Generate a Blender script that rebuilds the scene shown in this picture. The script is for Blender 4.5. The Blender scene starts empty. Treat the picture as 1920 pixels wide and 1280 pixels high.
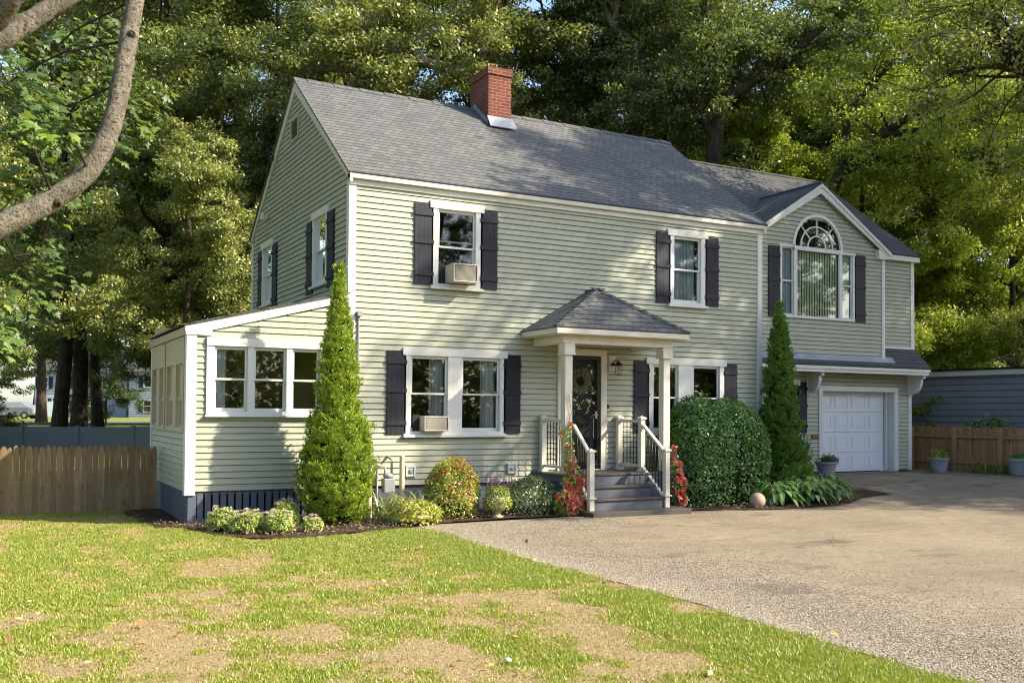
import bpy, bmesh, math, random
import numpy as np
from mathutils import Vector, Matrix

# ------------------------------------------------------------------ camera
scene = bpy.context.scene
COL = scene.collection
yaw, pitch, roll = .4936, .0257, .0072
d_ = Vector((math.sin(yaw)*math.cos(pitch), math.cos(yaw)*math.cos(pitch), math.sin(pitch)))
r_ = Vector((math.cos(yaw), -math.sin(yaw), 0)); u_ = r_.cross(d_)
r2 = r_*math.cos(roll)+u_*math.sin(roll); u2 = -r_*math.sin(roll)+u_*math.cos(roll)
cd = bpy.data.cameras.new('camera'); cam = bpy.data.objects.new('camera', cd); COL.objects.link(cam)
M = Matrix((r2, u2, -d_)).transposed().to_4x4(); M.translation = Vector((-5.325, -15.778, 1.45))
cam.matrix_world = M
cd.sensor_width = 36; cd.lens = 34.0; cd.shift_y = .0442; cd.clip_start = .1; cd.clip_end = 1500
scene.camera = cam
# ------------------------------------------------------------------ light
SUN = Vector((1.33, -1.0, 1.2)).normalized()
w = bpy.data.worlds.new('World'); scene.world = w; w.use_nodes = True
nt = w.node_tree; bg = nt.nodes['Background']
sky = nt.nodes.new('ShaderNodeTexSky'); sky.sky_type = 'NISHITA'; sky.sun_disc = False
sky.sun_elevation = math.asin(SUN.z); sky.sun_rotation = math.atan2(SUN.x, SUN.y)
sky.air_density = 1.0; sky.dust_density = 1.5; sky.ozone_density = 1.0
nt.links.new(sky.outputs[0], bg.inputs[0]); bg.inputs[1].default_value = .15
ld = bpy.data.lights.new('sun', 'SUN'); ld.energy = 4.5; ld.angle = math.radians(.55); ld.color = (1, .88, .69)
so = bpy.data.objects.new('sun', ld); COL.objects.link(so); so.location = (20, -20, 30)
so.rotation_euler = SUN.to_track_quat('Z', 'Y').to_euler()
vs = scene.view_settings; scene.display_settings.display_device = 'sRGB'
vs.view_transform = 'Standard'; vs.look = 'None'; vs.gamma = 1; vs.exposure = 1.34
scene.render.engine = 'CYCLES'
scene.cycles.filter_width = 1.1; scene.cycles.max_bounces = 8; scene.cycles.transparent_max_bounces = 12

# ------------------------------------------------------------------ materials
GAIN = [1.0]
def lin(h):
    h = h.lstrip('#'); c = [int(h[i:i+2], 16)/255 for i in (0, 2, 4)]
    return tuple(min(1, GAIN[0]*(x/12.92 if x <= .04045 else ((x+.055)/1.055)**2.4)) for x in c)+(1,)
class NB:
    def __init__(s, name):
        s.m = bpy.data.materials.new(name); s.m.use_nodes = True; s.t = s.m.node_tree; s.t.nodes.clear()
        s.out = s.n('ShaderNodeOutputMaterial')
    def n(s, ty, **kw):
        x = s.t.nodes.new(ty)
        for k, v in kw.items():
            if k.startswith('i_'):
                x.inputs[k[2:].replace('_', ' ')].default_value = v
            else: setattr(x, k, v)
        return x
    def l(s, a, b): s.t.links.new(a, b)
    def noise(s, scale, detail=4, rough=.6, vec=None, dist=0):
        x = s.n('ShaderNodeTexNoise', i_Scale=scale, i_Detail=detail, i_Roughness=rough, i_Distortion=dist)
        if vec is not None: s.l(vec, x.inputs['Vector'])
        return x.outputs['Fac']
    def ramp(s, fac, stops, interp='LINEAR'):
        x = s.n('ShaderNodeValToRGB'); cr = x.color_ramp; cr.interpolation = interp
        while len(cr.elements) < len(stops): cr.elements.new(.5)
        for e, (p, c) in zip(cr.elements, stops):
            e.position = p; e.color = c if len(c) == 4 else tuple(c)+(1,)
        s.l(fac, x.inputs[0]); return x.outputs[0]
    def mix(s, fac, a, b, mode='MIX'):
        x = s.n('ShaderNodeMix', data_type='RGBA', blend_type=mode)
        for i, v in ((0, fac), (6, a), (7, b)):
            if hasattr(v, 'links') or isinstance(v, bpy.types.NodeSocket): s.l(v, x.inputs[i])
            else: x.inputs[i].default_value = v
        return x.outputs[2]
    def math(s, op, a, b=0.0, c=0.0):
        x = s.n('ShaderNodeMath', operation=op)
        for i, v in enumerate((a, b, c)):
            if isinstance(v, bpy.types.NodeSocket): s.l(v, x.inputs[i])
            else: x.inputs[i].default_value = v
        return x.outputs[0]
    def coord(s, which='Object', scale=None):
        x = s.n('ShaderNodeTexCoord').outputs[which]
        if scale:
            m = s.n('ShaderNodeMapping'); m.inputs['Scale'].default_value = scale; s.l(x, m.inputs[0]); x = m.outputs[0]
        return x
    def bump(s, h, strength=.3, dist=.01, normal=None):
        x = s.n('ShaderNodeBump', i_Strength=strength, i_Distance=dist); s.l(h, x.inputs['Height'])
        if normal is not None: s.l(normal, x.inputs['Normal'])
        return x.outputs[0]
    def principled(s, col, rough=.6, normal=None, metal=0, spec=.5, trans=0, coat=0):
        x = s.n('ShaderNodeBsdfPrincipled', i_Metallic=metal)
        for k, v in (('Base Color', col), ('Roughness', rough)):
            if isinstance(v, bpy.types.NodeSocket): s.l(v, x.inputs[k])
            else: x.inputs[k].default_value = v
        x.inputs['Specular IOR Level'].default_value = spec
        x.inputs['Transmission Weight'].default_value = trans
        x.inputs['Coat Weight'].default_value = coat
        if normal is not None: s.l(normal, x.inputs['Normal'])
        s.l(x.outputs[0], s.out.inputs[0]); return x
    def done(s): return s.m

def paint(name, hexc, rough=.5, var=.12, grime=.0, streak=False, spec=.4, bumpy=.15):
    b = NB(name); c = lin(hexc)
    v = b.coord('Object')
    n1 = b.noise(1.3, 5, .6, v); n2 = b.noise(28, 3, .6, v)
    dk = tuple(x*(1-var) for x in c[:3])+(1,); lt = tuple(min(1, x*(1+var*.6)) for x in c[:3])+(1,)
    col = b.ramp(n1, [(.3, dk), (.7, lt)])
    if grime:
        g = b.noise(5, 6, .7, b.coord('Object', (1, 1, .25) if streak else (1, 1, 1)))
        gm = b.ramp(g, [(.52, (0, 0, 0)), (.75, (grime,)*3)])
        col = b.mix(gm, col, tuple(x*.45 for x in c[:3])+(1,))
    b.principled(col, b.math('MULTIPLY_ADD', n2, .25, rough-.12), b.bump(n2, bumpy, .003), spec=spec)
    return b.done()

MT = {}
MT['siding'] = paint('sage_siding', '#a2a593', .55, .07, .10, True, .35)
GAIN[0] = .86
MT['white'] = paint('white_trim', '#dcdcd8', .45, .05, .12, True)
MT['cream'] = paint('porch_white', '#d8d3c6', .5, .06, .25, True)
MT['beige'] = paint('storm_panel_beige', '#bcae95', .55, .08, .2, True)
GAIN[0] = 1.0
MT['soffit'] = paint('soffit_cream', '#c8bd9c', .6, .05, .1)
MT['shutter'] = paint('navy_shutter', '#0f1424', .6, .12, .12, True)
MT['black'] = paint('black_paint', '#141416', .35, .1)
MT['deck'] = paint('deck_boards', '#45413e', .6, .2, .35)
MT['skirt'] = paint('slate_skirt', '#565c6c', .6, .12, .3, True)
MT['doorblue'] = paint('door_slate_blue', '#2f3542', .4, .1)
MT['garage'] = paint('garage_door_white', '#d9dde2', .45, .04, .15, True)
MT['metal'] = paint('grey_metal', '#8d9092', .4, .15, .3)
MT['lead'] = paint('lead_flashing', '#9ba0a6', .45, .2, .3, True)
MT['pvc'] = paint('cream_pipe', '#cfc2a4', .5, .1, .2)
MT['plate'] = paint('outlet_plate', '#b5b8b4', .5, .05, .1)
MT['ac'] = paint('conditioner_case', '#b9b3a6', .5, .1, .3, True)
MT['grille'] = paint('conditioner_grille', '#6f6a60', .55, .15, .4)
MT['curtain'] = paint('pale_curtain', '#c9cdd0', .8, .08, 0, False, .1)
MT['sheer'] = paint('sheer_curtain', '#b9c2c8', .8, .1, 0, False, .1)
MT['blind'] = paint('vertical_blind', '#d2dabf', .7, .08, 0, False, .2)
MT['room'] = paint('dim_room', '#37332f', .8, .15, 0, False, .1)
MT['roomwall'] = paint('sunroom_wall', '#b7a683', .8, .06, 0, False, .1)
MT['roomfloor'] = paint('sunroom_floor', '#7d6242', .6, .2, 0, False, .3)
MT['pot'] = paint('weathered_pot', '#8b8f96', .7, .2, .5, True)
MT['urn'] = paint('stone_urn', '#a9a184', .8, .25, .5, True)
MT['granite'] = paint('granite_ball', '#a58f7e', .7, .3, .3)
MT['brownboard'] = paint('brown_board', '#7d5238', .6, .15, .2)
MT['nbwhite'] = paint('shade_toned_clapboard', '#8d939e', .6, .05, .1)  # pale wall darkened in its colour for the tree shade
MT['nbtrim'] = paint('bright_trim', '#c8c8c8', .6, .05, .1)
MT['carpaint'] = paint('shade_toned_silver', '#777c82', .3, .04)  # silver lowered to stand for shade under the trees
MT['tyre'] = paint('tyre_rubber', '#17181a', .8, .1)
MT['orange'] = paint('orange_marker', '#c8682b', .6, .1)
MT['vinyl'] = paint('grey_vinyl', '#6d7580', .55, .08, .25, True)
MT['greyside'] = paint('grey_clapboard', '#7f848e', .6, .08, .1)
MT['wire'] = paint('cable_black', '#2c2620', .6, .1)
MT['redpot'] = paint('reddish_pole', '#8a5a48', .8, .2, .2)

def mk_glass():
    b = NB('window_glass')
    g = b.n('ShaderNodeBsdfGlossy'); g.inputs['Roughness'].default_value = .015; g.inputs['Color'].default_value = (.95, .97, 1, 1)
    nz = b.noise(.9, 2, .5, b.coord('Object')); b.l(b.bump(nz, .06, .02), g.inputs['Normal'])
    t = b.n('ShaderNodeBsdfTransparent'); t.inputs['Color'].default_value = (.82, .87, .86, 1)
    f = b.n('ShaderNodeFresnel'); f.inputs[0].default_value = 1.5
    fac = b.math('MULTIPLY_ADD', f.outputs[0], 1.5, .04)
    m = b.n('ShaderNodeMixShader'); b.l(fac, m.inputs[0]); b.l(t.outputs[0], m.inputs[1]); b.l(g.outputs[0], m.inputs[2])
    b.l(m.outputs[0], b.out.inputs[0]); return b.done()
MT['glass'] = mk_glass()

def mk_shingle(name, c1, c2, c3):
    b = NB(name); uv = b.coord('UV')
    br = b.n('ShaderNodeTexBrick', offset=.5, squash=1.0)
    br.inputs['Scale'].default_value = 1; br.inputs['Brick Width'].default_value = .165; br.inputs['Row Height'].default_value = .14
    br.inputs['Mortar Size'].default_value = .007; br.inputs['Mortar Smooth'].default_value = .3; br.inputs['Bias'].default_value = 0
    br.inputs['Color1'].default_value = lin(c1); br.inputs['Color2'].default_value = lin(c2); br.inputs['Mortar'].default_value = lin(c3)
    b.l(uv, br.inputs['Vector'])
    n = b.noise(1.1, 5, .65, uv); gr = b.noise(160, 2, .6, uv); mid = b.noise(7, 3, .6, uv)
    col = b.mix(b.ramp(n, [(.35, (0, 0, 0)), (.7, (.35,)*3)]), br.outputs[0], lin(c3))
    col = b.mix(b.math('MULTIPLY', gr, .4), col, lin('#8b8785'))
    col = b.mix(b.ramp(mid, [(.5, (0, 0, 0)), (.8, (.3,)*3)]), col, lin('#3f434c'))
    sep = b.n('ShaderNodeSeparateXYZ'); b.l(uv, sep.inputs[0])
    row = b.math('FRACT', b.math('DIVIDE', sep.outputs[1], .14))
    saw = b.math('SUBTRACT', 1.0, row)       # butt edge proud at the bottom of each course
    h = b.math('ADD', b.math('MULTIPLY', saw, .8), b.math('MULTIPLY', br.outputs['Fac'], -.5))
    h = b.math('ADD', h, b.math('MULTIPLY', gr, .18))
    edge = b.ramp(row, [(0, (.75,)*3), (.16, (.1,)*3), (.3, (0, 0, 0)), (.84, (0, 0, 0)), (1, (.75,)*3)])
    col = b.mix(edge, col, lin('#24262c'))
    b.principled(col, .85, b.bump(h, .9, .012), spec=.25); return b.done()
GAIN[0] = .72
MT['shingle'] = mk_shingle('asphalt_shingles', '#7e7d76', '#5f6468', '#484e54')
MT['shingle2'] = mk_shingle('dark_asphalt_shingles', '#56595a', '#464a4e', '#383c40')

GAIN[0] = 1.0
def mk_brick():
    b = NB('red_brick'); uv = b.coord('UV')
    br = b.n('ShaderNodeTexBrick', offset=.5)
    br.inputs['Scale'].default_value = 1; br.inputs['Brick Width'].default_value = .205; br.inputs['Row Height'].default_value = .068
    br.inputs['Mortar Size'].default_value = .0065; br.inputs['Mortar Smooth'].default_value = .2
    br.inputs['Color1'].default_value = lin('#8a4634'); br.inputs['Color2'].default_value = lin('#673226'); br.inputs['Mortar'].default_value = lin('#b0988a')
    b.l(uv, br.inputs['Vector'])
    n = b.noise(40, 4, .7, uv); n2 = b.noise(2.2, 4, .6, uv)
    col = b.mix(b.ramp(n2, [(.45, (0, 0, 0)), (.75, (.6,)*3)]), br.outputs[0], lin('#4c2a22'))
    col = b.mix(b.math('MULTIPLY', n, .3), col, lin('#a8705c'))
    h = b.math('SUBTRACT', b.math('MULTIPLY', n, .3), br.outputs['Fac'])
    b.principled(col, .85, b.bump(h, .8, .008), spec=.2); return b.done()
GAIN[0] = .72
MT['brick'] = mk_brick()
GAIN[0] = 1.0
def mk_wood(name, c1, c2, c3, moss=0.0, vert=True):
    b = NB(name)
    v = b.coord('Object', (14, 14, 1.2) if vert else (1.2, 14, 14))
    n = b.noise(1.6, 6, .65, v, .6); big = b.noise(1.1, 4, .6, b.coord('Object')); kn = b.noise(7, 2, .5, b.coord('Object', (1, 1, .5)))
    at = b.n('ShaderNodeAttribute', attribute_name='tint')
    col = b.ramp(n, [(.25, lin(c2)), (.55, lin(c1)), (.8, lin(c3))])
    col = b.mix(b.math('MULTIPLY', at.outputs['Fac'], .55), col, lin(c2))
    col = b.mix(b.ramp(kn, [(.66, (0, 0, 0)), (.74, (.7,)*3)]), col, tuple(x*.4 for x in lin(c2)[:3])+(1,))
    if moss: col = b.mix(b.ramp(big, [(.42, (0, 0, 0)), (.7, (moss,)*3)]), col, lin('#5b5a34'))
    b.principled(col, .8, b.bump(n, .4, .006), spec=.2); return b.done()
MT['picket'] = mk_wood('cedar_pickets', '#a08468', '#705842', '#b99b7a', .4)
MT['picket2'] = mk_wood('brown_cedar_pickets', '#a98560', '#7c5c42', '#c09c7a', .15)
MT['bark'] = None
def mk_bark(name, c1, c2, c3, sc=1.0):
    b = NB(name); v = b.coord('Object', (9*sc, 9*sc, 2.2*sc)); v2 = b.coord('Object')
    n = b.noise(1.5, 7, .7, v, .8); p = b.noise(1.6, 4, .6, v2); f = b.noise(60, 3, .6, v2)
    col = b.ramp(n, [(.3, lin(c2)), (.52, lin(c1)), (.75, lin(c3))])
    col = b.mix(b.ramp(p, [(.45, (0, 0, 0)), (.65, (.45,)*3)]), col, lin(c2))
    col = b.mix(b.math('MULTIPLY', f, .3), col, lin(c2))
    b.principled(col, .9, b.bump(n, .9, .04), spec=.15); return b.done()
MT['bark'] = mk_bark('oak_bark', '#4a4034', '#241e18', '#6c6152')
def mk_bark2():
    b = NB('pale_speckled_bark'); v = b.coord('Object'); n = b.noise(9, 6, .7, v); p = b.noise(3.2, 4, .6, v); sp = b.noise(38, 4, .7, v); ln = b.noise(6, 5, .7, b.coord('Object', (2, 2, 9)))
    col = b.ramp(n, [(.32, lin('#6c665c')), (.5, lin('#8a8274')), (.7, lin('#a9a08e'))])
    col = b.mix(b.ramp(p, [(.5, (0, 0, 0)), (.66, (.55,)*3)]), col, lin('#6e6c66'))
    col = b.mix(b.ramp(sp, [(.54, (0, 0, 0)), (.62, (.85,)*3)]), col, lin('#3c352e'))
    col = b.mix(b.ramp(ln, [(.56, (0, 0, 0)), (.64, (.6,)*3)]), col, lin('#5a5148'))
    h = b.math('ADD', n, b.math('MULTIPLY', sp, -.8)); b.principled(col, .9, b.bump(h, 1.0, .035), spec=.15); return b.done()
GAIN[0] = .72
MT['bark2'] = mk_bark2()
GAIN[0] = 1.0
MT['bark3'] = mk_bark('pale_oak_bark', '#877b6b', '#5b5146', '#a39885', 1.0)

def leafmat(name, stops, trans=.35, rough=.5, gloss=.045, rnd=.25):
    b = NB(name); at = b.n('ShaderNodeAttribute', attribute_name='tint')
    oi = b.n('ShaderNodeObjectInfo')
    f = b.math('ADD', at.outputs['Fac'], b.math('MULTIPLY', b.math('SUBTRACT', oi.outputs['Random'], .5), rnd))
    n = len(stops)
    col = b.ramp(f, [((i+.0)/(n-1), lin(q)) for i, q in enumerate(stops)])
    df = b.n('ShaderNodeBsdfDiffuse'); b.l(col, df.inputs[0])
    tr = b.n('ShaderNodeBsdfTranslucent'); b.l(b.mix(.5, col, lin('#9cab38'), 'MIX') if trans > .2 else col, tr.inputs[0])
    m = b.n('ShaderNodeMixShader'); m.inputs[0].default_value = trans; b.l(df.outputs[0], m.inputs[1]); b.l(tr.outputs[0], m.inputs[2])
    g = b.n('ShaderNodeBsdfGlossy'); g.inputs['Roughness'].default_value = rough; g.inputs[0].default_value = (1, 1, 1, 1)
    m2 = b.n('ShaderNodeMixShader'); m2.inputs[0].default_value = gloss; b.l(m.outputs[0], m2.inputs[1]); b.l(g.outputs[0], m2.inputs[2])
    b.l(m2.outputs[0], b.out.inputs[0]); return b.done()
L = {}
GAIN[0] = .98
L['oak'] = leafmat('oak_leaves', ['#4b5628', '#646f36', '#7f863e', '#a09f52', '#bcb468'], .35)
L['oakdark'] = leafmat('dark_oak_leaves', ['#3b4a2a', '#4b5d34', '#5e703a', '#7c8a48'], .30)
L['maple'] = leafmat('bright_maple_leaves', ['#6c822a', '#8a9f30', '#a9b836', '#c8c846'], .5)
L['yellow'] = leafmat('yellow_green_leaves', ['#5a6a32', '#748242', '#90964e', '#aca65e'], .35)
GAIN[0] = .88
L['thuja'] = leafmat('arborvitae_foliage', ['#5d7626', '#7e9a30', '#a0b83a', '#bccb4c'], .3, .5, .04, .1)
L['thujad'] = leafmat('dark_arborvitae_foliage', ['#3c5a22', '#4d7428', '#5f8a2e', '#7b9c3a'], .22, .5, .04, .1)
L['hedge'] = leafmat('burning_bush_leaves', ['#3a6028', '#4c7c34', '#60923e', '#7ea54c'], .28, .4, .07, .1)
L['hosta'] = leafmat('hosta_leaves', ['#42642a', '#577f36', '#739848', '#9aab62'], .28, .35, .09, .1)
L['andro'] = leafmat('yellow_shrub_leaves', ['#6c8628', '#9aac36', '#c2c44c', '#dcd468'], .3, .4, .07, .1)
L['orange'] = leafmat('orange_shoots', ['#8a4420', '#b4602e', '#c8803e'], .3, .4, .05, .1)
L['varieg'] = leafmat('variegated_leaves', ['#3d5226', '#566c34', '#7f8e54', '#b8bf90'], .2, .35, .1, .1)
L['euon'] = leafmat('gold_shrub_leaves', ['#7c8c2c', '#a9b23c', '#cdc85a', '#e0da84'], .3, .4, .07, .1)
L['iris'] = leafmat('sword_leaves', ['#4c6630', '#6d8440', '#93a05a', '#b8b070'], .3, .4, .08, .1)
L['sedum'] = leafmat('stonecrop_leaves', ['#6c8438', '#93a84a', '#b4c060', '#cdd080'], .25, .4, .06, .1)
L['bloom'] = leafmat('pink_white_blooms', ['#c9b0a0', '#ddc9bc', '#efe4d8'], .2, .6, .02, .1)
L['red'] = leafmat('red_petals', ['#a0141a', '#c81e22', '#dd3a2c'], .25, .4, .06, .1)
L['purple'] = leafmat('purple_spikes', ['#5b3468', '#7c4d8a', '#9a6aa2'], .2, .6, .02, .1)
L['potplant'] = leafmat('dark_potted_foliage', ['#3a3226', '#4b5232', '#66683e', '#7c5a58'], .2, .5, .05, .1)
L['grassy'] = leafmat('ornamental_grass', ['#5e7428', '#86962f', '#b0ac48'], .3, .5, .05, .1)
GAIN[0] = .85
L['lawn'] = leafmat('lawn_blades', ['#b99c70', '#b3a55c', '#a8ac44', '#9aa838', '#8a9a30'], .35, .5, .05, 0)
GAIN[0] = 1.0
L['wreath'] = leafmat('dried_wreath', ['#54503a', '#77735a', '#a49d80'], .1, .8, .02, .1)
L['nearmaple'] = leafmat('near_maple_leaves', ['#2f4422', '#41592a', '#5b7630', '#98a83a'], .4, .5, .03, 0)

# ------------------------------------------------------------------ python noise
RS = np.random.RandomState(7)
LAT = RS.rand(128, 128)
def vnoise(x, y):
    x = np.asarray(x, float); y = np.asarray(y, float)
    xi = np.floor(x).astype(int); yi = np.floor(y).astype(int); fx = x-xi; fy = y-yi
    fx = fx*fx*(3-2*fx); fy = fy*fy*(3-2*fy)
    a = LAT[xi % 128, yi % 128]; b = LAT[(xi+1) % 128, yi % 128]; c = LAT[xi % 128, (yi+1) % 128]; d = LAT[(xi+1) % 128, (yi+1) % 128]
    return (a*(1-fx)+b*fx)*(1-fy)+(c*(1-fx)+d*fx)*fy
def fbm(x, y, o=4):
    s = 0; a = .5; t = 0
    for k in range(o):
        s = s+a*vnoise(np.asarray(x)*2**k+17*k, np.asarray(y)*2**k+31*k); t += a; a *= .55
    return s/t
def sstep(t): t = np.clip(t, 0, 1); return t*t*(3-2*t)
def hgt(x, y):
    x = np.asarray(x, float); y = np.asarray(y, float)
    s = x*.6+y*.8
    h = -.36+.31*sstep((s-3)/6)
    dist = np.hypot(x+5.3, y+15.8)
    far = sstep((dist-42)/30)
    h = h*(1-far)+.45*far
    return h+.03*(fbm(x*.5, y*.5, 2)-.5)*(dist < 200)

# ------------------------------------------------------------------ object helpers
def props(o, label=None, cat=None, group=None, kind=None):
    if label: o['label'] = label
    if cat: o['category'] = cat
    if group: o['group'] = group
    if kind: o['kind'] = kind
    return o
def empty(name, loc=(0, 0, 0), label=None, cat=None, group=None):
    o = bpy.data.objects.new(name, None); o.location = loc; COL.objects.link(o); o.empty_display_size = .2
    return props(o, label, cat, group)
def link(name, me, parent=None, loc=None):
    o = bpy.data.objects.new(name, me); COL.objects.link(o)
    if parent: o.parent = parent
    if loc: o.location = loc
    return o
def rebase(e, loc):
    """put an empty at loc while its children stay where they are in the world"""
    e.location = loc
    for c in [c for c in COL.objects if c.parent == e]:
        c.location = Vector(c.location)-Vector(loc)
def np_mesh(name, V, F, mats, tint=None, smooth=False):
    """V (n,3), F (m,k) same size faces"""
    V = np.asarray(V, np.float32); F = np.asarray(F, np.int32)
    me = bpy.data.meshes.new(name); m, k = F.shape
    me.vertices.add(len(V)); me.vertices.foreach_set('co', V.ravel())
    me.loops.add(m*k); me.loops.foreach_set('vertex_index', F.ravel())
    me.polygons.add(m); me.polygons.foreach_set('loop_start', np.arange(0, m*k, k, dtype=np.int32))
    if smooth: me.polygons.foreach_set('use_smooth', np.ones(m, bool))
    if tint is not None:
        a = me.attributes.new('tint', 'FLOAT', 'POINT'); a.data.foreach_set('value', np.asarray(tint, np.float32))
    for x in (mats if isinstance(mats, (list, tuple)) else [mats]): me.materials.append(x)
    me.update(calc_edges=True); return me
def front(Y): return lambda u, d, z: (u, Y-d, z)
def left(X): return lambda u, d, z: (X-d, u, z)
WORLD = lambda x, y, z: (x, y, z)
class MB:
    def __init__(s): s.v = []; s.f = []; s.mi = []; s.mats = []; s.tint = []
    def mat(s, m):
        if m not in s.mats: s.mats.append(m)
        return s.mats.index(m)
    def poly(s, pts, m, t=0.):
        i = len(s.v); s.v += [tuple(p) for p in pts]; s.tint += [t]*len(pts); s.f.append(tuple(range(i, i+len(pts)))); s.mi.append(s.mat(m))
    def mesh(s, pts, faces, m, t=0.):
        i = len(s.v); s.v += [tuple(p) for p in pts]; s.tint += [t]*len(pts); k = s.mat(m)
        for f in faces: s.f.append(tuple(i+j for j in f)); s.mi.append(k)
    def box(s, fr, a0, a1, b0, b1, c0, c1, m, t=0.):
        p = [fr(a, b, c) for c in (c0, c1) for b in (b0, b1) for a in (a0, a1)]
        s.mesh(p, [(0, 2, 3, 1), (4, 5, 7, 6), (0, 1, 5, 4), (2, 6, 7, 3), (0, 4, 6, 2), (1, 3, 7, 5)], m, t)
    def prism(s, pts, off, m, t=0.):
        """polygon pts extruded by vector off"""
        n = len(pts); q = [tuple(Vector(p)+Vector(off)) for p in pts]
        s.mesh(list(pts)+q, [tuple(range(n))[::-1], tuple(range(n, 2*n))]+[(i, (i+1) % n, n+(i+1) % n, n+i) for i in range(n)], m, t)
    def frame(s, fr, u0, u1, z0, z1, d0, d1, wl, wr, wb, wt, m):
        s.box(fr, u0, u1, d0, d1, z1-wt, z1, m); s.box(fr, u0, u1, d0, d1, z0, z0+wb, m)
        s.box(fr, u0, u0+wl, d0, d1, z0+wb, z1-wt, m); s.box(fr, u1-wr, u1, d0, d1, z0+wb, z1-wt, m)
    def tube(s, pts, rad, m, n=8, cap=True, t=0.):
        V, F = tubes([(pts, rad)], n, cap); s.mesh([tuple(x) for x in V], [tuple(f) for f in F], m, t)
    def lathe(s, prof, c, m, n=24, t=0.):
        V = []; F = []
        for r, z in prof:
            for i in range(n): a = 2*math.pi*i/n; V.append((c[0]+r*math.cos(a), c[1]+r*math.sin(a), c[2]+z))
        for j in range(len(prof)-1):
            for i in range(n): F.append((j*n+i, j*n+(i+1) % n, (j+1)*n+(i+1) % n, (j+1)*n+i))
        F.append(tuple(range(n))[::-1]); F.append(tuple((len(prof)-1)*n+i for i in range(n)))
        s.mesh(V, F, m, t)
    def build(s, name, parent=None, bevel=0, smooth=False, uv=True, recalc=True):
        me = bpy.data.meshes.new(name); me.from_pydata([tuple(map(float, v)) for v in s.v], [], s.f)
        for m in s.mats: me.materials.append(m)
        me.polygons.foreach_set('material_index', s.mi)
        a = me.attributes.new('tint', 'FLOAT', 'POINT'); a.data.foreach_set('value', s.tint)
        if recalc:
            bm = bmesh.new(); bm.from_mesh(me); bmesh.ops.recalc_face_normals(bm, faces=bm.faces); bm.to_mesh(me); bm.free()
        if uv:
            ul = me.uv_layers.new(name='UVMap'); me.calc_loop_triangles()
            for p in me.polygons:
                n = p.normal
                if abs(n.z) > .97: U = Vector((1, 0, 0)); W = Vector((0, 1, 0))
                else:
                    U = Vector((0, 0, 1)).cross(n).normalized(); W = n.cross(U)
                for li in p.loop_indices:
                    co = me.vertices[me.loops[li].vertex_index].co; ul.data[li].uv = (co.dot(U), co.dot(W))
        if smooth: me.polygons.foreach_set('use_smooth', [True]*len(me.polygons))
        me.update(); o = link(name, me, parent)
        if bevel:
            b = o.modifiers.new('bevel', 'BEVEL'); b.width = bevel; b.segments = 2; b.limit_method = 'ANGLE'
        return o

def tubes(lines, n=8, cap=False):
    VV = []; FF = []; off = 0
    for pts, rad in lines:
        P = np.array(pts, float); R = np.full(len(P), rad) if np.isscalar(rad) else np.array(rad, float)
        T = np.gradient(P, axis=0); T /= np.linalg.norm(T, axis=1)[:, None]+1e-9
        ref = np.array([0, 0, 1.]) if abs(T[0][2]) < .9 else np.array([1., 0, 0])
        A = np.cross(T, ref); A /= np.linalg.norm(A, axis=1)[:, None]+1e-9; B = np.cross(T, A)
        ang = np.linspace(0, 2*np.pi, n, endpoint=False)
        V = P[:, None, :]+R[:, None, None]*(np.cos(ang)[None, :, None]*A[:, None, :]+np.sin(ang)[None, :, None]*B[:, None, :])
        VV.append(V.reshape(-1, 3))
        i = np.arange(len(P)-1)[:, None]*n; j = np.arange(n)[None, :]; j2 = (j+1) % n
        F = np.stack([i+j, i+j2, i+n+j2, i+n+j], -1).reshape(-1, 4)+off
        FF += [tuple(f) for f in F]
        if cap: FF += [tuple(off+k for k in range(n))[::-1], tuple(off+(len(P)-1)*n+k for k in range(n))]
        off += len(P)*n
    return np.concatenate(VV), FF

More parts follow.
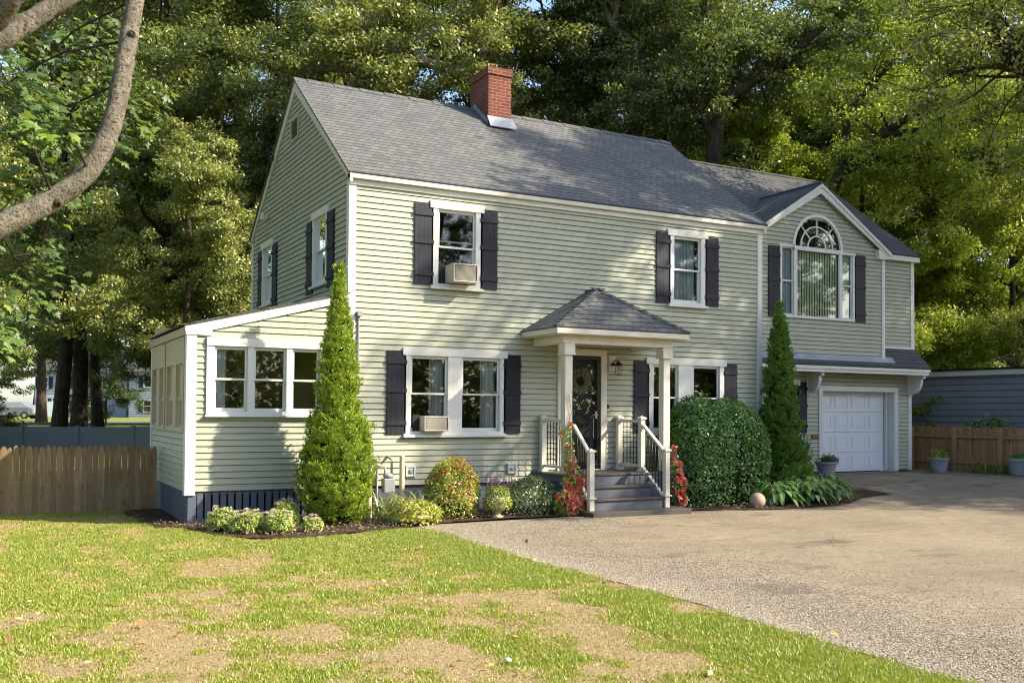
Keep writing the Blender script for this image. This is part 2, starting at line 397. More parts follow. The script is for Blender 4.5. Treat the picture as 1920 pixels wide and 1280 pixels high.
def courses(fr, z0, z1, span, holes=(), c=.1016, m=None, mb=None, dd=.022):
    """lapped clapboards: real slanted boards with an added groove that shades each joint, cut round the openings"""
    mb = mb or MB(); m = m or MT['siding']
    k = 0; rr = random.Random(int(z0*100)+int(z1*37))
    while z0+k*c < z1-1e-4:
        zb = z0+k*c; zt = min(zb+c, z1)
        gp = zb+.012*c/.1016
        cuts = sorted({zb, gp, zt}|{h[2] for h in holes if zb < h[2] < zt}|{h[3] for h in holes if zb < h[3] < zt})
        for a, b in zip(cuts[:-1], cuts[1:]):
            if b-a < 1e-4: continue
            ua, ub = span(a), span(b)
            if ua is None or ub is None: continue
            segs = [[ua[0], ub[0], ua[1], ub[1]]]
            for h in holes:
                if h[2] < b-1e-5 and h[3] > a+1e-5:
                    new = []
                    for s in segs:
                        if h[1] <= min(s[0], s[1]) or h[0] >= max(s[2], s[3]): new.append(s); continue
                        if h[0] > s[0]: new.append([s[0], s[1], h[0], h[0]])
                        if h[1] < s[2]: new.append([h[1], h[1], s[2], s[3]])
                    segs = new
            da = dd-(a-zb)/c*(dd-.003); db = dd-(b-zb)/c*(dd-.003)
            if b <= gp+1e-6: da, db = .003, -.022  # recess added under each board so the joint reads as a dark line
            cutseg = []
            for s in segs:
                if s[2]-s[0] > 2.2 and a != zb:
                    jr = random.Random(int(k*131+s[0]*17)); j = s[0]+(s[2]-s[0])*jr.uniform(.15, .85)
                    cutseg += [[s[0], s[1], j, j, 0], [j, j, s[2], s[3], .004]]
                else: cutseg.append(s[:4]+[0])
            for s in cutseg:
                da0, db0 = da, db
                if b > gp+1e-6: da, db = da+s[4], db+s[4]*.4
                if s[4] and b > gp+1e-6: mb.poly([fr(s[0], da0-.002, a), fr(s[0], da, a), fr(s[1], db, b), fr(s[1], db0-.002, b)], m)
                if s[2]-s[0] < .003 and s[3]-s[1] < .003: da, db = da0, db0; continue
                mb.poly([fr(s[0], da, a), fr(s[2], da, a), fr(s[3], db, b), fr(s[1], db, b)], m)
                if abs(a-gp) < 1e-6: mb.poly([fr(s[0], -.022, a), fr(s[2], -.022, a), fr(s[2], da, a), fr(s[0], da, a)], m)
                da, db = da0, db0
        k += 1
    return mb

# ------------------------------------------------------------------ leaf helpers
rng = np.random.RandomState(3)
def unit(v): return v/(np.linalg.norm(v, axis=-1, keepdims=True)+1e-9)
def leafquads(P, N, ln, wd, jit=.6, rs=rng, droop=0., Tdir=None, fold=.15):
    """one diamond-shaped leaf at each P, facing N (jittered)"""
    n = len(P); N = unit(N+rs.normal(0, jit, (n, 3)))
    T = rs.normal(0, 1, (n, 3)) if Tdir is None else Tdir+rs.normal(0, .35, (n, 3))
    T = T+np.array([0, 0, -droop]); T = unit(T-(T*N).sum(1)[:, None]*N); S = np.cross(N, T)
    s = rs.uniform(.65, 1.25, (n, 1)); Lh = ln*s; W = wd*s*.5
    a = P; b = P+T*Lh*.45+S*W+N*W*fold; c = P+T*Lh-N*W*fold; d = P+T*Lh*.45-S*W+N*W*fold
    V = np.stack([a, b, c, d], 1).reshape(-1, 3); F = np.arange(4*n).reshape(n, 4)
    return V, F
def leafmesh(name, P, N, ln, wd, mat, tint, **kw):
    V, F = leafquads(P, N, ln, wd, **kw)
    return np_mesh(name, V, F, mat, np.repeat(tint, 4))
def blades(name, base, dirs, length, width, mat, tint, bend=1., segs=4, rs=rng, zfun=None):
    """arching strap leaves: base (n,3), dirs (n,3) unit start direction"""
    n = len(base); t = np.linspace(0, 1, segs+1)[None, :, None]
    Lh = np.asarray(length).reshape(-1, 1, 1)*np.ones((n, 1, 1))
    hor = dirs.copy(); hor[:, 2] = 0; hor = unit(hor)
    path = base[:, None]+dirs[:, None]*Lh*t+hor[:, None]*Lh*.35*bend*t**2-np.array([0, 0, 1.])*Lh*.55*bend*t**3
    S = unit(np.cross(hor, np.array([0, 0, 1.])))
    prof = np.sin(np.pi*np.clip(t*.8+.2, 0, 1))*.5
    W = np.asarray(width).reshape(-1, 1, 1)*prof
    A = path+S[:, None]*W; B = path-S[:, None]*W
    V = np.stack([A, B], 2).reshape(n, -1, 3); k = V.shape[1]
    f = np.array([[2*i, 2*i+1, 2*i+3, 2*i+2] for i in range(segs)])
    F = (f[None]+np.arange(n)[:, None, None]*k).reshape(-1, 4)
    return np_mesh(name, V.reshape(-1, 3), F, mat, np.repeat(tint, k))
#=====SETTING=====
# ================================================================== ground
def grid(x0, x1, y0, y1, st, dz, keep=None):
    xs = np.arange(x0, x1+st*.5, st); ys = np.arange(y0, y1+st*.5, st)
    X, Y = np.meshgrid(xs, ys); Z = hgt(X, Y)+dz
    V = np.stack([X, Y, Z], -1).reshape(-1, 3); nx = len(xs); ny = len(ys)
    i = np.arange(nx-1)[None, :]+np.arange(ny-1)[:, None]*nx
    F = np.stack([i, i+1, i+1+nx, i+nx], -1).reshape(-1, 4)
    if keep is not None:
        cen = V[F].mean(1); k = keep(cen[:, 0], cen[:, 1]); F = F[k]
        used, inv = np.unique(F, return_inverse=True); V = V[used]; F = inv.reshape(-1, 4)
    return V, F
def edge_x(y):     # lawn / drive boundary
    return .56+.12*(fbm(np.asarray(y)*1.3+9, np.asarray(y)*0+3, 3)-.5)*2
def greenness(x, y):
    n = fbm(x*.7+5, y*.62+2, 4)*.30+fbm(x*1.7+40, y*1.5+11, 4)*.38+fbm(x*4.6+20, y*4.1+51, 3)*.32
    g = (n-.5)*5.8+.60
    g = g+.50*np.exp(-((x+.05)/.42)**2)*(y < -2)+.22*np.exp(-((y+3.0)/.7)**2)+.28*np.exp(-((x+.9)/1.2)**2)*(y > -7)
    g = g-.06*np.exp(-((x+2.6)/1.6)**2-((y+7.2)/2.0)**2)-.5*np.exp(-((x+.72)/.30)**2)*(y < -6)*(y > -11.5)
    return np.clip(g, 0, 1)
def bed_r(x, y):   # right planting bed
    return (y > -1.62-.45*sstep((x-6.3)/1.5)+.5*sstep((x-9.4)/1.4)) & (x > 5.8) & (x < 11.4) & (y < 1.7)
BEDX = [-3.1, -2.69, -2.49, -2.11, -1.51, -.82, -.09, .74, 1.67, 2.84, 3.76, 4.0]
BEDY = [-.2, -.51, -1.51, -2.14, -2.42, -2.22, -2.01, -1.71, -1.45, -1.46, -1.65, -1.7]
def bed_l(x, y):
    return (y > np.interp(x, BEDX, BEDY)) & (y < .4) & (x > -3.1) & (x < 4.0)

def m_ground():
    b = NB('rough_ground'); v = b.coord('Object'); n = b.noise(.6, 6, .65, v); f = b.noise(14, 5, .7, v)
    col = b.ramp(n, [(.35, lin('#4b5a26')), (.5, lin('#67702f')), (.66, lin('#8b7f4c'))])
    col = b.mix(b.math('MULTIPLY', f, .5), col, lin('#3a3f20'))
    b.principled(col, .95, b.bump(f, .8, .05), spec=.1); return b.done()
V, F = grid(-70, 110, -70, 190, 2.0, -.06); me = np_mesh('ground', V, F, m_ground(), smooth=True); props(link('ground', me), kind='structure')
far = MB(); far.poly([(-1500, -1500, -.6), (1500, -1500, -.6), (1500, 1500, -.6), (-1500, 1500, -.6)], m_ground()); props(far.build('far_ground'), kind='structure')

def m_lawn():
    b = NB('patchy_lawn'); v = b.coord('Object'); at = b.n('ShaderNodeAttribute', attribute_name='tint')
    f = b.noise(34, 5, .75, v); f2 = b.noise(150, 3, .7, v); md = b.noise(5.5, 5, .7, v)
    g = b.math('ADD', at.outputs['Fac'], b.math('MULTIPLY', b.math('SUBTRACT', f, .5), .9))
    g = b.math('ADD', g, b.math('MULTIPLY', b.math('SUBTRACT', md, .5), .9))
    dry = b.ramp(f2, [(.3, lin('#948061')), (.55, lin('#bba780')), (.75, lin('#d9c59e'))])
    soil = b.ramp(b.noise(7.5, 4, .7, v), [(.62, (0, 0, 0)), (.76, (.75,)*3)])
    dry = b.mix(soil, dry, lin('#84623f'))
    grn = b.ramp(f2, [(.3, lin('#6c8226')), (.55, lin('#93a632')), (.75, lin('#b2bc48'))])
    wv = b.n('ShaderNodeTexVoronoi', feature='F1', i_Scale=26); b.l(v, wv.inputs['Vector']); ws = b.n('ShaderNodeSeparateColor'); b.l(wv.outputs['Color'], ws.inputs[0])
    fl = b.math('MULTIPLY', b.ramp(ws.outputs[0], [(.80, (0, 0, 0)), (.82, (1, 1, 1))], 'CONSTANT'), b.ramp(wv.outputs['Distance'], [(.012, (1, 1, 1)), (.022, (0, 0, 0))]))
    dry = b.mix(b.math('MULTIPLY', fl, .8), dry, lin('#5e4a34'))
    wide = b.noise(.9, 3, .5, v); dry = b.mix(b.ramp(wide, [(.45, (0, 0, 0)), (.7, (.25,)*3)]), dry, lin('#a59a62'))
    fac = b.ramp(g, [(.22, (0, 0, 0)), (.85, (1, 1, 1))])
    col = b.mix(fac, dry, grn)
    h = b.math('ADD', f, b.math('MULTIPLY', f2, .6))
    b.principled(col, .95, b.bump(h, .9, .025), spec=.1); return b.done()
GAIN[0] = .80
V, F = grid(-14, 1.0, -15.8, 12, .08, 0, lambda x, y: (x < edge_x(y)+.02) & ~((x > -2.62) & (y > .05)))
me = np_mesh('lawn', V, F, m_lawn(), tint=greenness(V[:, 0], V[:, 1])); props(link('lawn', me), kind='structure')

GAIN[0] = 1.0
def m_drive():
    b = NB('worn_gravelly_drive'); v = b.coord('Object'); at = b.n('ShaderNodeAttribute', attribute_name='tint')
    vo = b.n('ShaderNodeTexVoronoi', feature='F1', i_Scale=46); b.l(v, vo.inputs['Vector'])
    vo2 = b.n('ShaderNodeTexVoronoi', feature='F1', i_Scale=95); b.l(v, vo2.inputs['Vector'])
    big = b.noise(.55, 5, .6, b.coord('Object', (1, 1.0, 1))); mid = b.noise(3.2, 5, .65, v); fine = b.noise(120, 3, .7, v)
    base = b.ramp(big, [(.35, lin('#a0927c')), (.55, lin('#b6a68d')), (.7, lin('#c4b49b'))])
    base = b.mix(b.ramp(mid, [(.5, (0, 0, 0)), (.75, (.55,)*3)]), base, lin('#887961'))
    sp = b.n('ShaderNodeSeparateColor'); b.l(vo2.outputs['Color'], sp.inputs[0])
    base = b.mix(b.ramp(sp.outputs[0], [(.45, (0, 0, 0)), (.5, (.65,)*3), (.8, (.65,)*3), (.82, (0, 0, 0))], 'CONSTANT'), base, lin('#6e6253'))
    base = b.mix(b.ramp(sp.outputs[1], [(.0, (0, 0, 0)), (.84, (.75,)*3)], 'CONSTANT'), base, lin('#cdbfa6'))
    sg = b.n('ShaderNodeSeparateColor'); b.l(vo.outputs['Color'], sg.inputs[0])
    grav = b.ramp(sg.outputs[0], [(0, lin('#7c7466')), (.3, lin('#aa9e8a')), (.6, lin('#c6b9a2')), (.85, lin('#dccfb6'))])
    gm = b.math('ADD', at.outputs['Fac'], b.math('MULTIPLY', b.math('SUBTRACT', mid, .5), .9))
    gm = b.ramp(gm, [(.35, (0, 0, 0)), (.6, (1, 1, 1))])
    col = b.mix(gm, base, grav)
    # long wandering cracks and a few oily stains that belong to the drive itself
    dv = b.n('ShaderNodeTexVoronoi', feature='DISTANCE_TO_EDGE', i_Scale=.26); 
    ds = b.n('ShaderNodeVectorMath', operation='ADD'); nz = b.n('ShaderNodeTexNoise', i_Scale=1.1, i_Detail=6); b.l(v, nz.inputs['Vector'])
    sc = b.n('ShaderNodeVectorMath', operation='SCALE'); sc.inputs['Scale'].default_value = 1.4; b.l(nz.outputs['Color'], sc.inputs[0])
    b.l(v, ds.inputs[0]); b.l(sc.outputs[0], ds.inputs[1]); b.l(ds.outputs[0], dv.inputs['Vector'])
    crack = b.ramp(dv.outputs['Distance'], [(.0, (1, 1, 1)), (.006, (0, 0, 0))])
    crm = b.math('MULTIPLY', crack, b.ramp(big, [(.36, (0, 0, 0)), (.46, (1, 1, 1))]))
    col = b.mix(b.math('MULTIPLY', crm, .45), col, lin('#4a4238'))
    st = b.noise(.8, 4, .5, b.coord('Object', (1, 1.8, 1)))
    col = b.mix(b.ramp(b.noise(1.7, 6, .75, b.coord('Object', (.6, 1.6, 1))), [(.53, (0, 0, 0)), (.68, (.45,)*3)]), col, lin('#6a5a44'))
    col = b.mix(b.ramp(st, [(.62, (0, 0, 0)), (.72, (.5,)*3)]), col, lin('#4a4239'))
    col = b.mix(b.math('MULTIPLY', fine, .25), col, lin('#6f6455'))
    h = b.math('ADD', b.math('MULTIPLY', b.math('MULTIPLY', gm, vo.outputs['Distance']), -1.6), b.math('MULTIPLY', fine, .35))
    h = b.math('SUBTRACT', h, b.math('MULTIPLY', vo2.outputs['Distance'], .4)); h = b.math('SUBTRACT', h, b.math('MULTIPLY', crm, .4))
    b.principled(col, .92, b.bump(h, .9, .02), spec=.15); return b.done()
def gravel(x, y):
    return np.clip(.95*np.exp(-np.clip(x-.55, 0, 9)/1.0)+.75*np.exp(-((y+2.6)/.9)**2)*(x < 3.4)+.3*(y < -6), 0, 1)
GAIN[0] = .68
V, F = grid(.4, 17.6, -16, 2.2, .1, .006, lambda x, y: (x > edge_x(y)-.06) & ~((y > -1.6) & (x < 10.4)) & ((y < -1.2) | (x > 9.5)))
me = np_mesh('driveway', V, F, m_drive(), tint=gravel(V[:, 0], V[:, 1])); props(link('driveway', me), kind='structure')

GAIN[0] = 1.0
def m_mulch():
    b = NB('bark_mulch'); v = b.coord('Object'); f = b.noise(45, 5, .8, v); m_ = b.noise(6, 4, .6, v)
    col = b.ramp(f, [(.3, lin('#2a211a')), (.5, lin('#463a2f')), (.7, lin('#6b5c4c'))])
    col = b.mix(b.ramp(m_, [(.5, (0, 0, 0)), (.8, (.5,)*3)]), col, lin('#8b7660'))
    b.principled(col, .95, b.bump(f, 1, .03), spec=.1); return b.done()
MM = m_mulch()
for keep, bx in ((bed_l, (-3.2, 4.1, -2.5, .4)), (bed_r, (5.7, 11.5, -2.2, 1.7))):
    V, F = grid(bx[0], bx[1], bx[2], bx[3], .06, .010, keep)
    V[:, 2] += .03*fbm(V[:, 0]*6, V[:, 1]*6, 3)
    props(link('mulch_bed', np_mesh('mulch_bed', V, F, MM)), kind='structure')
V, F = grid(-5.5, -2.55, .1, 2.6, .06, .02, lambda x, y: (x > -3.15-.25*fbm(x*3, y*3, 2)) )
props(link('soil_strip', np_mesh('soil_strip', V, F, MM)), kind='structure')

# mulch chips and fallen leaves (uncountable litter)
def litter(name, n, region, mat, ln, wd, z0=.03, jit=.45):
    x = rng.uniform(region[0], region[1], n*3); y = rng.uniform(region[2], region[3], n*3)
    k = region[4](x, y); x = x[k][:n]; y = y[k][:n]
    P = np.stack([x, y, hgt(x, y)+z0+rng.uniform(0, .012, len(x))], 1); N = np.tile([0, 0, 1.], (len(x), 1))
    o = link(name, leafmesh(name, P, N, ln, wd, mat, rng.uniform(0, 1, len(x)), jit=jit)); return props(o, kind='stuff')
L['litter'] = leafmat('dry_litter', ['#362a20', '#584636', '#7d6a54', '#a8967c'], .1, .7, .03)
o = litter('mulch_chips', 5000, (-3.1, 4, -2.5, .3, bed_l), L['litter'], .045, .02, .055); props(o, 'brown bark chips scattered over the bed below the front wall', 'mulch')
o = litter('mulch_chips', 4000, (5.8, 11.4, -2.2, 1.6, bed_r), L['litter'], .045, .02, .055); props(o, 'brown bark chips scattered under the large round hedge', 'mulch')
L['fallen'] = leafmat('fallen_leaves', ['#6a4a26', '#a8803c', '#d8bf5c', '#c8b48c'], .2, .6, .04)
o = litter('fallen_leaves', 120, (-6, 1.2, -13, -2.6, lambda x, y: x > -9), L['fallen'], .075, .045, .03); props(o, 'dry fallen leaves strewn over the patchy lawn and drive', 'fallen leaves')

# grass blades
n = 900000
x = rng.uniform(-7.2, .75, n); y = -13.2+rng.uniform(0, 1, n)**1.15*15.8
dist = np.hypot(x+5.3, y+15.8)
g = greenness(x, y)
keep = (x < edge_x(y)+rng.normal(0, .04, n)) & (rng.uniform(0, 1, n) < (.30+.8*np.clip(g, 0, 1)**1.3)) & ~bed_l(x, y) & ~((x > -3.1) & (y > -.3)) & (dist < 19.5)
lat = (x+5.325)*math.cos(yaw)-(y+15.778)*math.sin(yaw); dep = (x+5.325)*math.sin(yaw)+(y+15.778)*math.cos(yaw)
keep &= (dep > 3.5) & (np.abs(lat) < dep*.62+.6) & (y < 2.7)
x, y, g = x[keep], y[keep], g[keep]; n = len(x)
z = hgt(x, y); hh = (.008+.016*g+.010*fbm(x*3, y*3, 2))*rng.uniform(.55, 1.35, n); ww = .0026+.003*rng.uniform(0, 1, n)+np.hypot(x+5.3, y+15.8)*.00035
an = rng.uniform(0, 2*np.pi, n); le = rng.normal(0, .5, (n, 2))*hh[:, None]
A = np.stack([x-np.cos(an)*ww, y-np.sin(an)*ww, z-.004], 1); B = np.stack([x+np.cos(an)*ww, y+np.sin(an)*ww, z-.004], 1)
T = np.stack([x+le[:, 0], y+le[:, 1], z+hh], 1)
V = np.stack([A, B, T], 1).reshape(-1, 3)
tt = np.clip(g*.72+rng.normal(0, .18, n)+.06, 0, 1)
props(link('grass', np_mesh('grass', V, np.arange(3*n).reshape(n, 3), L['lawn'], np.repeat(tt, 3))), 'short patchy grass blades, green and straw coloured, covering the front lawn', 'grass', kind='stuff')

# loose gravel along the drive edge
def stones(name, x, y, s, mat, seed=1):
    rs = np.random.RandomState(seed); n = len(x)
    O = np.array([[1, 0, 0], [-1, 0, 0], [0, 1, 0], [0, -1, 0], [0, 0, .7], [0, 0, -.7]], float)
    Fq = np.array([[0, 2, 4], [2, 1, 4], [1, 3, 4], [3, 0, 4], [2, 0, 5], [1, 2, 5], [3, 1, 5], [0, 3, 5]])
    a = rs.uniform(0, 6.28, n); R = np.zeros((n, 3, 3)); R[:, 0, 0] = np.cos(a); R[:, 0, 1] = -np.sin(a); R[:, 1, 0] = np.sin(a); R[:, 1, 1] = np.cos(a); R[:, 2, 2] = 1
    V = O[None]*rs.uniform(.6, 1.3, (n, 6, 1))*s[:, None, None]; V = np.einsum('nij,nkj->nki', R, V)
    V += np.stack([x, y, hgt(x, y)+.008+s*.2], 1)[:, None]
    F = (Fq[None]+np.arange(n)[:, None, None]*6).reshape(-1, 3)
    return np_mesh(name, V.reshape(-1, 3), F, mat, np.repeat(rs.uniform(0, 1, n), 6))
def m_stone():
    b = NB('loose_gravel'); at = b.n('ShaderNodeAttribute', attribute_name='tint')
    col = b.ramp(at.outputs['Fac'], [(0, lin('#746c60')), (.4, lin('#93897a')), (.75, lin('#aca08d')), (1, lin('#c4b8a3'))])
    b.principled(col, .9, spec=.2); return b.done()
GAIN[0] = .95
n = 90000; y = rng.uniform(-13, -1.7, n); x = .5+rng.exponential(.75, n)
k = (rng.uniform(0, 1, n) < np.clip(.25+gravel(x, y), 0, 1)*np.clip(1.4-.08*(y+13), .25, 1)) & (x < 7) & ((y < -1.75) | (x < 3)) & (x > edge_x(y)-.05)
x2 = rng.uniform(1, 4, 6000); y2 = rng.uniform(-2.9, -1.75, 6000)
x = np.concatenate([x[k], x2]); y = np.concatenate([y[k], y2])
props(link('gravel', stones('gravel', x, y, rng.uniform(.005, .011, len(x)), m_stone())), 'loose grey gravel spread along the lawn edge of the drive', 'gravel', kind='stuff')

GAIN[0] = 1.0
# street far left, seen over the fences
def m_road():
    b = NB('street_asphalt'); v = b.coord('Object'); n = b.noise(3, 5, .6, v)
    b.principled(b.ramp(n, [(.3, lin('#8a8682')), (.7, lin('#a29c94'))]), .9, b.bump(b.noise(60, 3, .6, v), .4, .01), spec=.2); return b.done()
def m_farlawn():
    b = NB('far_lawn'); v = b.coord('Object'); n = b.noise(.8, 5, .6, v)
    b.principled(b.ramp(n, [(.3, lin('#5c6c24')), (.7, lin('#888c38'))]), .95, b.bump(b.noise(30, 3, .6, v), .5, .03), spec=.1); return b.done()
mb = MB(); mb.poly([(-60, 62, .475), (60, 50, .475), (62, 60, .475), (-60, 76, .475)], m_road())
mb.poly([(-14, 70, .48), (-5, 69, .48), (-3.5, 101, .48), (-9, 101, .48)], m_road()); props(mb.build('street'), kind='structure')
mb = MB(); mb.poly([(-4.5, 68, .49), (60, 60, .49), (60, 110, .49), (-3, 112, .49)], m_farlawn()); props(mb.build('neighbor_lawn'), kind='structure')
# ================================================================== house
house = empty('house', (0, 0, 0), 'two-storey sage green clapboard house with navy shutters, a brick chimney and a garage wing', 'house')
W_, SH, BK = MT['white'], MT['shutter'], MT['black']
FR = front(0); GL = left(0)
LX = 9.23; WY = 6.94; RY = 3.41; RZ = 8.16; EZ = 5.50; EY = -.14
kf = (RZ-EZ)/(RY-EY); kb = (RZ-5.42)/(7.08-RY)
def roofz(y): return EZ+kf*(y-EY) if y < RY else RZ-kb*(y-RY)
HG = 'house'
def window(fr, u0, u1, z0, z1, name='window', head=.13, side=.12, sill=.07, sashes=None, proud=.045, curtain=None, ac=False, depth=1.1, room=None, left_face=False, hw=.03):
    """casing with head board, sill, two sashes, panes and the dim room behind"""
    mb = MB()
    if sashes is None: sashes = [(u0+side, u1-side)]
    gz0, gz1 = z0+sill+.03, z1-head
    mb.box(fr, u0-hw, u1+hw, -.01, proud+.012, z1-head, z1, W_); mb.box(fr, u0-.02, u1+.02, -.01, proud+.05, z0, z0+sill*.6, W_)
    mb.box(fr, u0, u1, -.01, proud-.004, z0+sill*.6, z0+sill+.03, W_)
    edges = [u0]+[e for s in sashes for e in s]+[u1]
    for i in range(0, len(edges), 2): mb.box(fr, edges[i], edges[i+1], -.01, proud-.003, gz0, gz1, W_)
    for s in sashes:      # jamb lining going inwards
        mb.box(fr, s[0]-.012, s[0]+.006, -.10, proud-.006, gz0, gz1, W_); mb.box(fr, s[1]-.006, s[1]+.012, -.10, proud-.006, gz0, gz1, W_)
        mb.box(fr, s[0], s[1], -.10, proud-.008, gz1-.006, gz1+.012, W_); mb.box(fr, s[0], s[1], -.10, proud-.008, gz0-.012, gz0+.004, W_)
    wd = mb.build(name, house)
    for s in sashes:
        zm = (gz0+gz1)/2; a, b = s[0]+.008, s[1]-.008
        m2 = MB(); m2.frame(fr, a, b, zm-.018, gz1-.008, -.035, -.004, .035, .035, .032, .045, W_); m2.build('sash', wd)
        lo = MB()
        if ac: lo.frame(fr, a, b, gz0+.30, zm+.12, -.065, -.038, .035, .035, .04, .035, W_)
        else: lo.frame(fr, a, b, gz0+.005, zm+.016, -.065, -.038, .035, .035, .055, .034, W_)
        lo.build('sash', wd)
        p = MB(); p.poly([fr(a+.03, -.02, zm), fr(b-.03, -.02, zm), fr(b-.03, -.02, gz1-.05), fr(a+.03, -.02, gz1-.05)], MT['glass'])
        p.build('pane', wd, recalc=False)
        p = MB(); pz0, pz1 = (gz0+.33, zm+.09) if ac else (gz0+.05, zm)
        p.poly([fr(a+.03, -.052, pz0), fr(b-.03, -.052, pz0), fr(b-.03, -.052, pz1), fr(a+.03, -.052, pz1)], MT['glass'])
        p.build('pane', wd, recalc=False)
        if curtain:
            for (c0, c1, cm, cz) in curtain:
                ca, cb = a+(b-a)*c0, a+(b-a)*c1; q = MB(); n = max(8, int((cb-ca)/.018)); pts = []
                for i in range(n+1):
                    uu = ca+(cb-ca)*i/n; pts.append((uu, -.15-.025*math.sin(uu*62+math.sin(uu*19)*2)))
                for (ua, da), (ub, db) in zip(pts[:-1], pts[1:]):
                    q.poly([fr(ua, da, gz0+.0), fr(ub, db, gz0+.0), fr(ub, db, gz0+(gz1-gz0)*cz), fr(ua, da, gz0+(gz1-gz0)*cz)], cm)
                q.build('curtain', wd, smooth=True)
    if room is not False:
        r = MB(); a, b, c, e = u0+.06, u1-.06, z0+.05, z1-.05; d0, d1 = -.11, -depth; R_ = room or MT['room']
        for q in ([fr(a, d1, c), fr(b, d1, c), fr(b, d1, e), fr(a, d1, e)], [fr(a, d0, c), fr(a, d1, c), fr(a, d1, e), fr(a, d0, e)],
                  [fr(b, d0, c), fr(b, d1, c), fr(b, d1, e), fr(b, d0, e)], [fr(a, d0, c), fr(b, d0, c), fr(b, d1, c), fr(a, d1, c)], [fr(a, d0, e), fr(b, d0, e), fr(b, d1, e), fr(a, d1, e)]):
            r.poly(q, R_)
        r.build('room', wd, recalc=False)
    return wd
def shutter(fr, u0, u1, z0, z1, p=.02):
    mb = MB(); n = 4; w = (u1-u0)/n
    for i in range(n): mb.box(fr, u0+i*w+.0008, u0+(i+1)*w-.0008, p, p+.022, z0, z1, SH)
    mb.box(fr, u0+.004, u1-.004, p-.012, p+.004, z0+.004, z1-.004, SH)
    h = z1-z0
    for f in (.105, .50, .845): mb.box(fr, u0-.006, u1+.006, p+.0225, p+.042, z0+h*f-.035+.035, z0+h*f+.07, SH)
    return mb.build('shutter', house, bevel=.0015)

# ---- main front wall
holes = [(1.60, 2.41, 3.68, 5.08), (1.11, 1.87, 1.06, 2.43), (2.10, 2.92, 1.06, 2.43), (6.85, 7.6, 3.68, 5.08), (6.34, 7.02, 1.06, 2.43), (7.36, 8.1, 1.06, 2.43), (4.2, 5.16, .3, 2.6)]
courses(FR, .15, 5.38, lambda z: (.1, LX-.1), holes).build('siding', house, recalc=False)
# left gable wall with two windows
def gspan(z):
    a = 0.0 if z < 5.42 else max(0, EY+(z+.10-EZ)/kf+.02); b = WY if z < 5.36 else RY+(RZ-z-.10)/kb
    a, b = max(a, .1 if z < 5.4 else a), min(b, WY-.08 if z < 5.36 else b)
    return (a, b) if b > a+.01 else None
ghol = [(1.23, 1.99, 3.80, 5.05), (5.12, 5.86, 3.80, 5.05), (3.20, 3.70, 6.94, 7.34)]
courses(GL, .15, 8.02, gspan, ghol).build('siding', house, recalc=False)
# right gable and rear wall (seen only from elsewhere)
courses(lambda u, d, z: (LX+d, u, z), 3.0, 8.02, gspan).build('siding', house, recalc=False)
courses(lambda u, d, z: (u, WY+d, z), .15, 5.38, lambda z: (.1, LX-.1)).build('siding', house, recalc=False)
m = MB(); m.box(WORLD, .02, LX-.02, .03, WY-.02, -.5, .16, MT['skirt']); m.build('foundation', house)

# corner boards, frieze and fascia
def corner(x, y, z0, z1, sx, sy, w=.105, t=.028):
    """L shaped board: outside corner at x,y ; sx,sy = direction the walls run away"""
    m = MB()
    m.box(WORLD, *sorted((x-sx*t, x+sx*w)), *sorted((y-sy*t, y)), z0, z1, W_)
    m.box(WORLD, *sorted((x-sx*t, x)), *sorted((y, y+sy*w)), z0, z1, W_)
    return m.build('corner_board', house, bevel=.004)
corner(0, 0, .13, 5.36, 1, 1); corner(LX, 0, .1, 5.36, -1, 1); corner(0, WY, .13, 5.30, 1, -1)
m = MB(); m.box(WORLD, -.03, LX+.03, -.050, 0.004, 5.305, 5.398, W_); m.build('frieze', house, bevel=.004)
m = MB(); m.box(WORLD, -.045, LX+.05, -.125, -.0, 5.40, 5.475, MT['cream']); m.build('fascia', house, bevel=.004)
m = MB(); m.box(WORLD, -.045, LX+.05, WY, WY+.1, 5.30, 5.38, W_); m.build('fascia', house)

# main roof slabs
def slab(pts, th, m, name='roof', parent=house):
    mb = MB(); p = [Vector(q) for q in pts]; n = (p[1]-p[0]).cross(p[2]-p[0]).normalized()
    if n.z < 0: n = -n
    mb.prism(pts, tuple(-n*th), m); return mb.build(name, parent)
x0, x1 = -.075, LX+.09
roof = slab([(x0, EY, EZ), (x1, EY, EZ), (x1, RY, RZ), (x0, RY, RZ)], .035, MT['shingle'])
slab([(x1, 7.10, RZ-kb*(7.10-RY)), (x0, 7.10, RZ-kb*(7.10-RY)), (x0, RY-.001, RZ), (x1, RY-.001, RZ)], .035, MT['shingle'])
m = MB()       # ridge caps
nn = 34
for i in range(nn):
    a = x0+(x1-x0)*i/nn; b = a+(x1-x0)/nn+.05; z = RZ+.014+.006*(i % 2)
    for s in (-1, 1):
        k = kf if s < 0 else kb
        m.prism([(a, RY, z+.006), (b, RY, z-.006), (b, RY+s*.14, z-.006-.14*k), (a, RY+s*.14, z+.006-.14*k)], (0, 0, -.012), MT['shingle'])
m.build('ridge_cap', house)
# rake boards on the left gable
for X, sgn in ((0, -1), (LX, 1)):
    m = MB()
    for ya, za, yb, zb in ((EY+.01, EZ-.04, RY, RZ-.04), (7.07, RZ-kb*(7.07-RY)-.04, RY, RZ-.04)):
        h = .205
        pts = [(X+sgn*.0, ya, za), (X, yb, zb), (X, yb, zb-h*1.18), (X, ya, za-h*.62)]
        if sgn < 0: m.prism(pts, (-.045, 0, 0), MT['cream'])
        else: m.prism(pts, (.045, 0, 0), MT['cream'])
    m.build('rake_board', house)

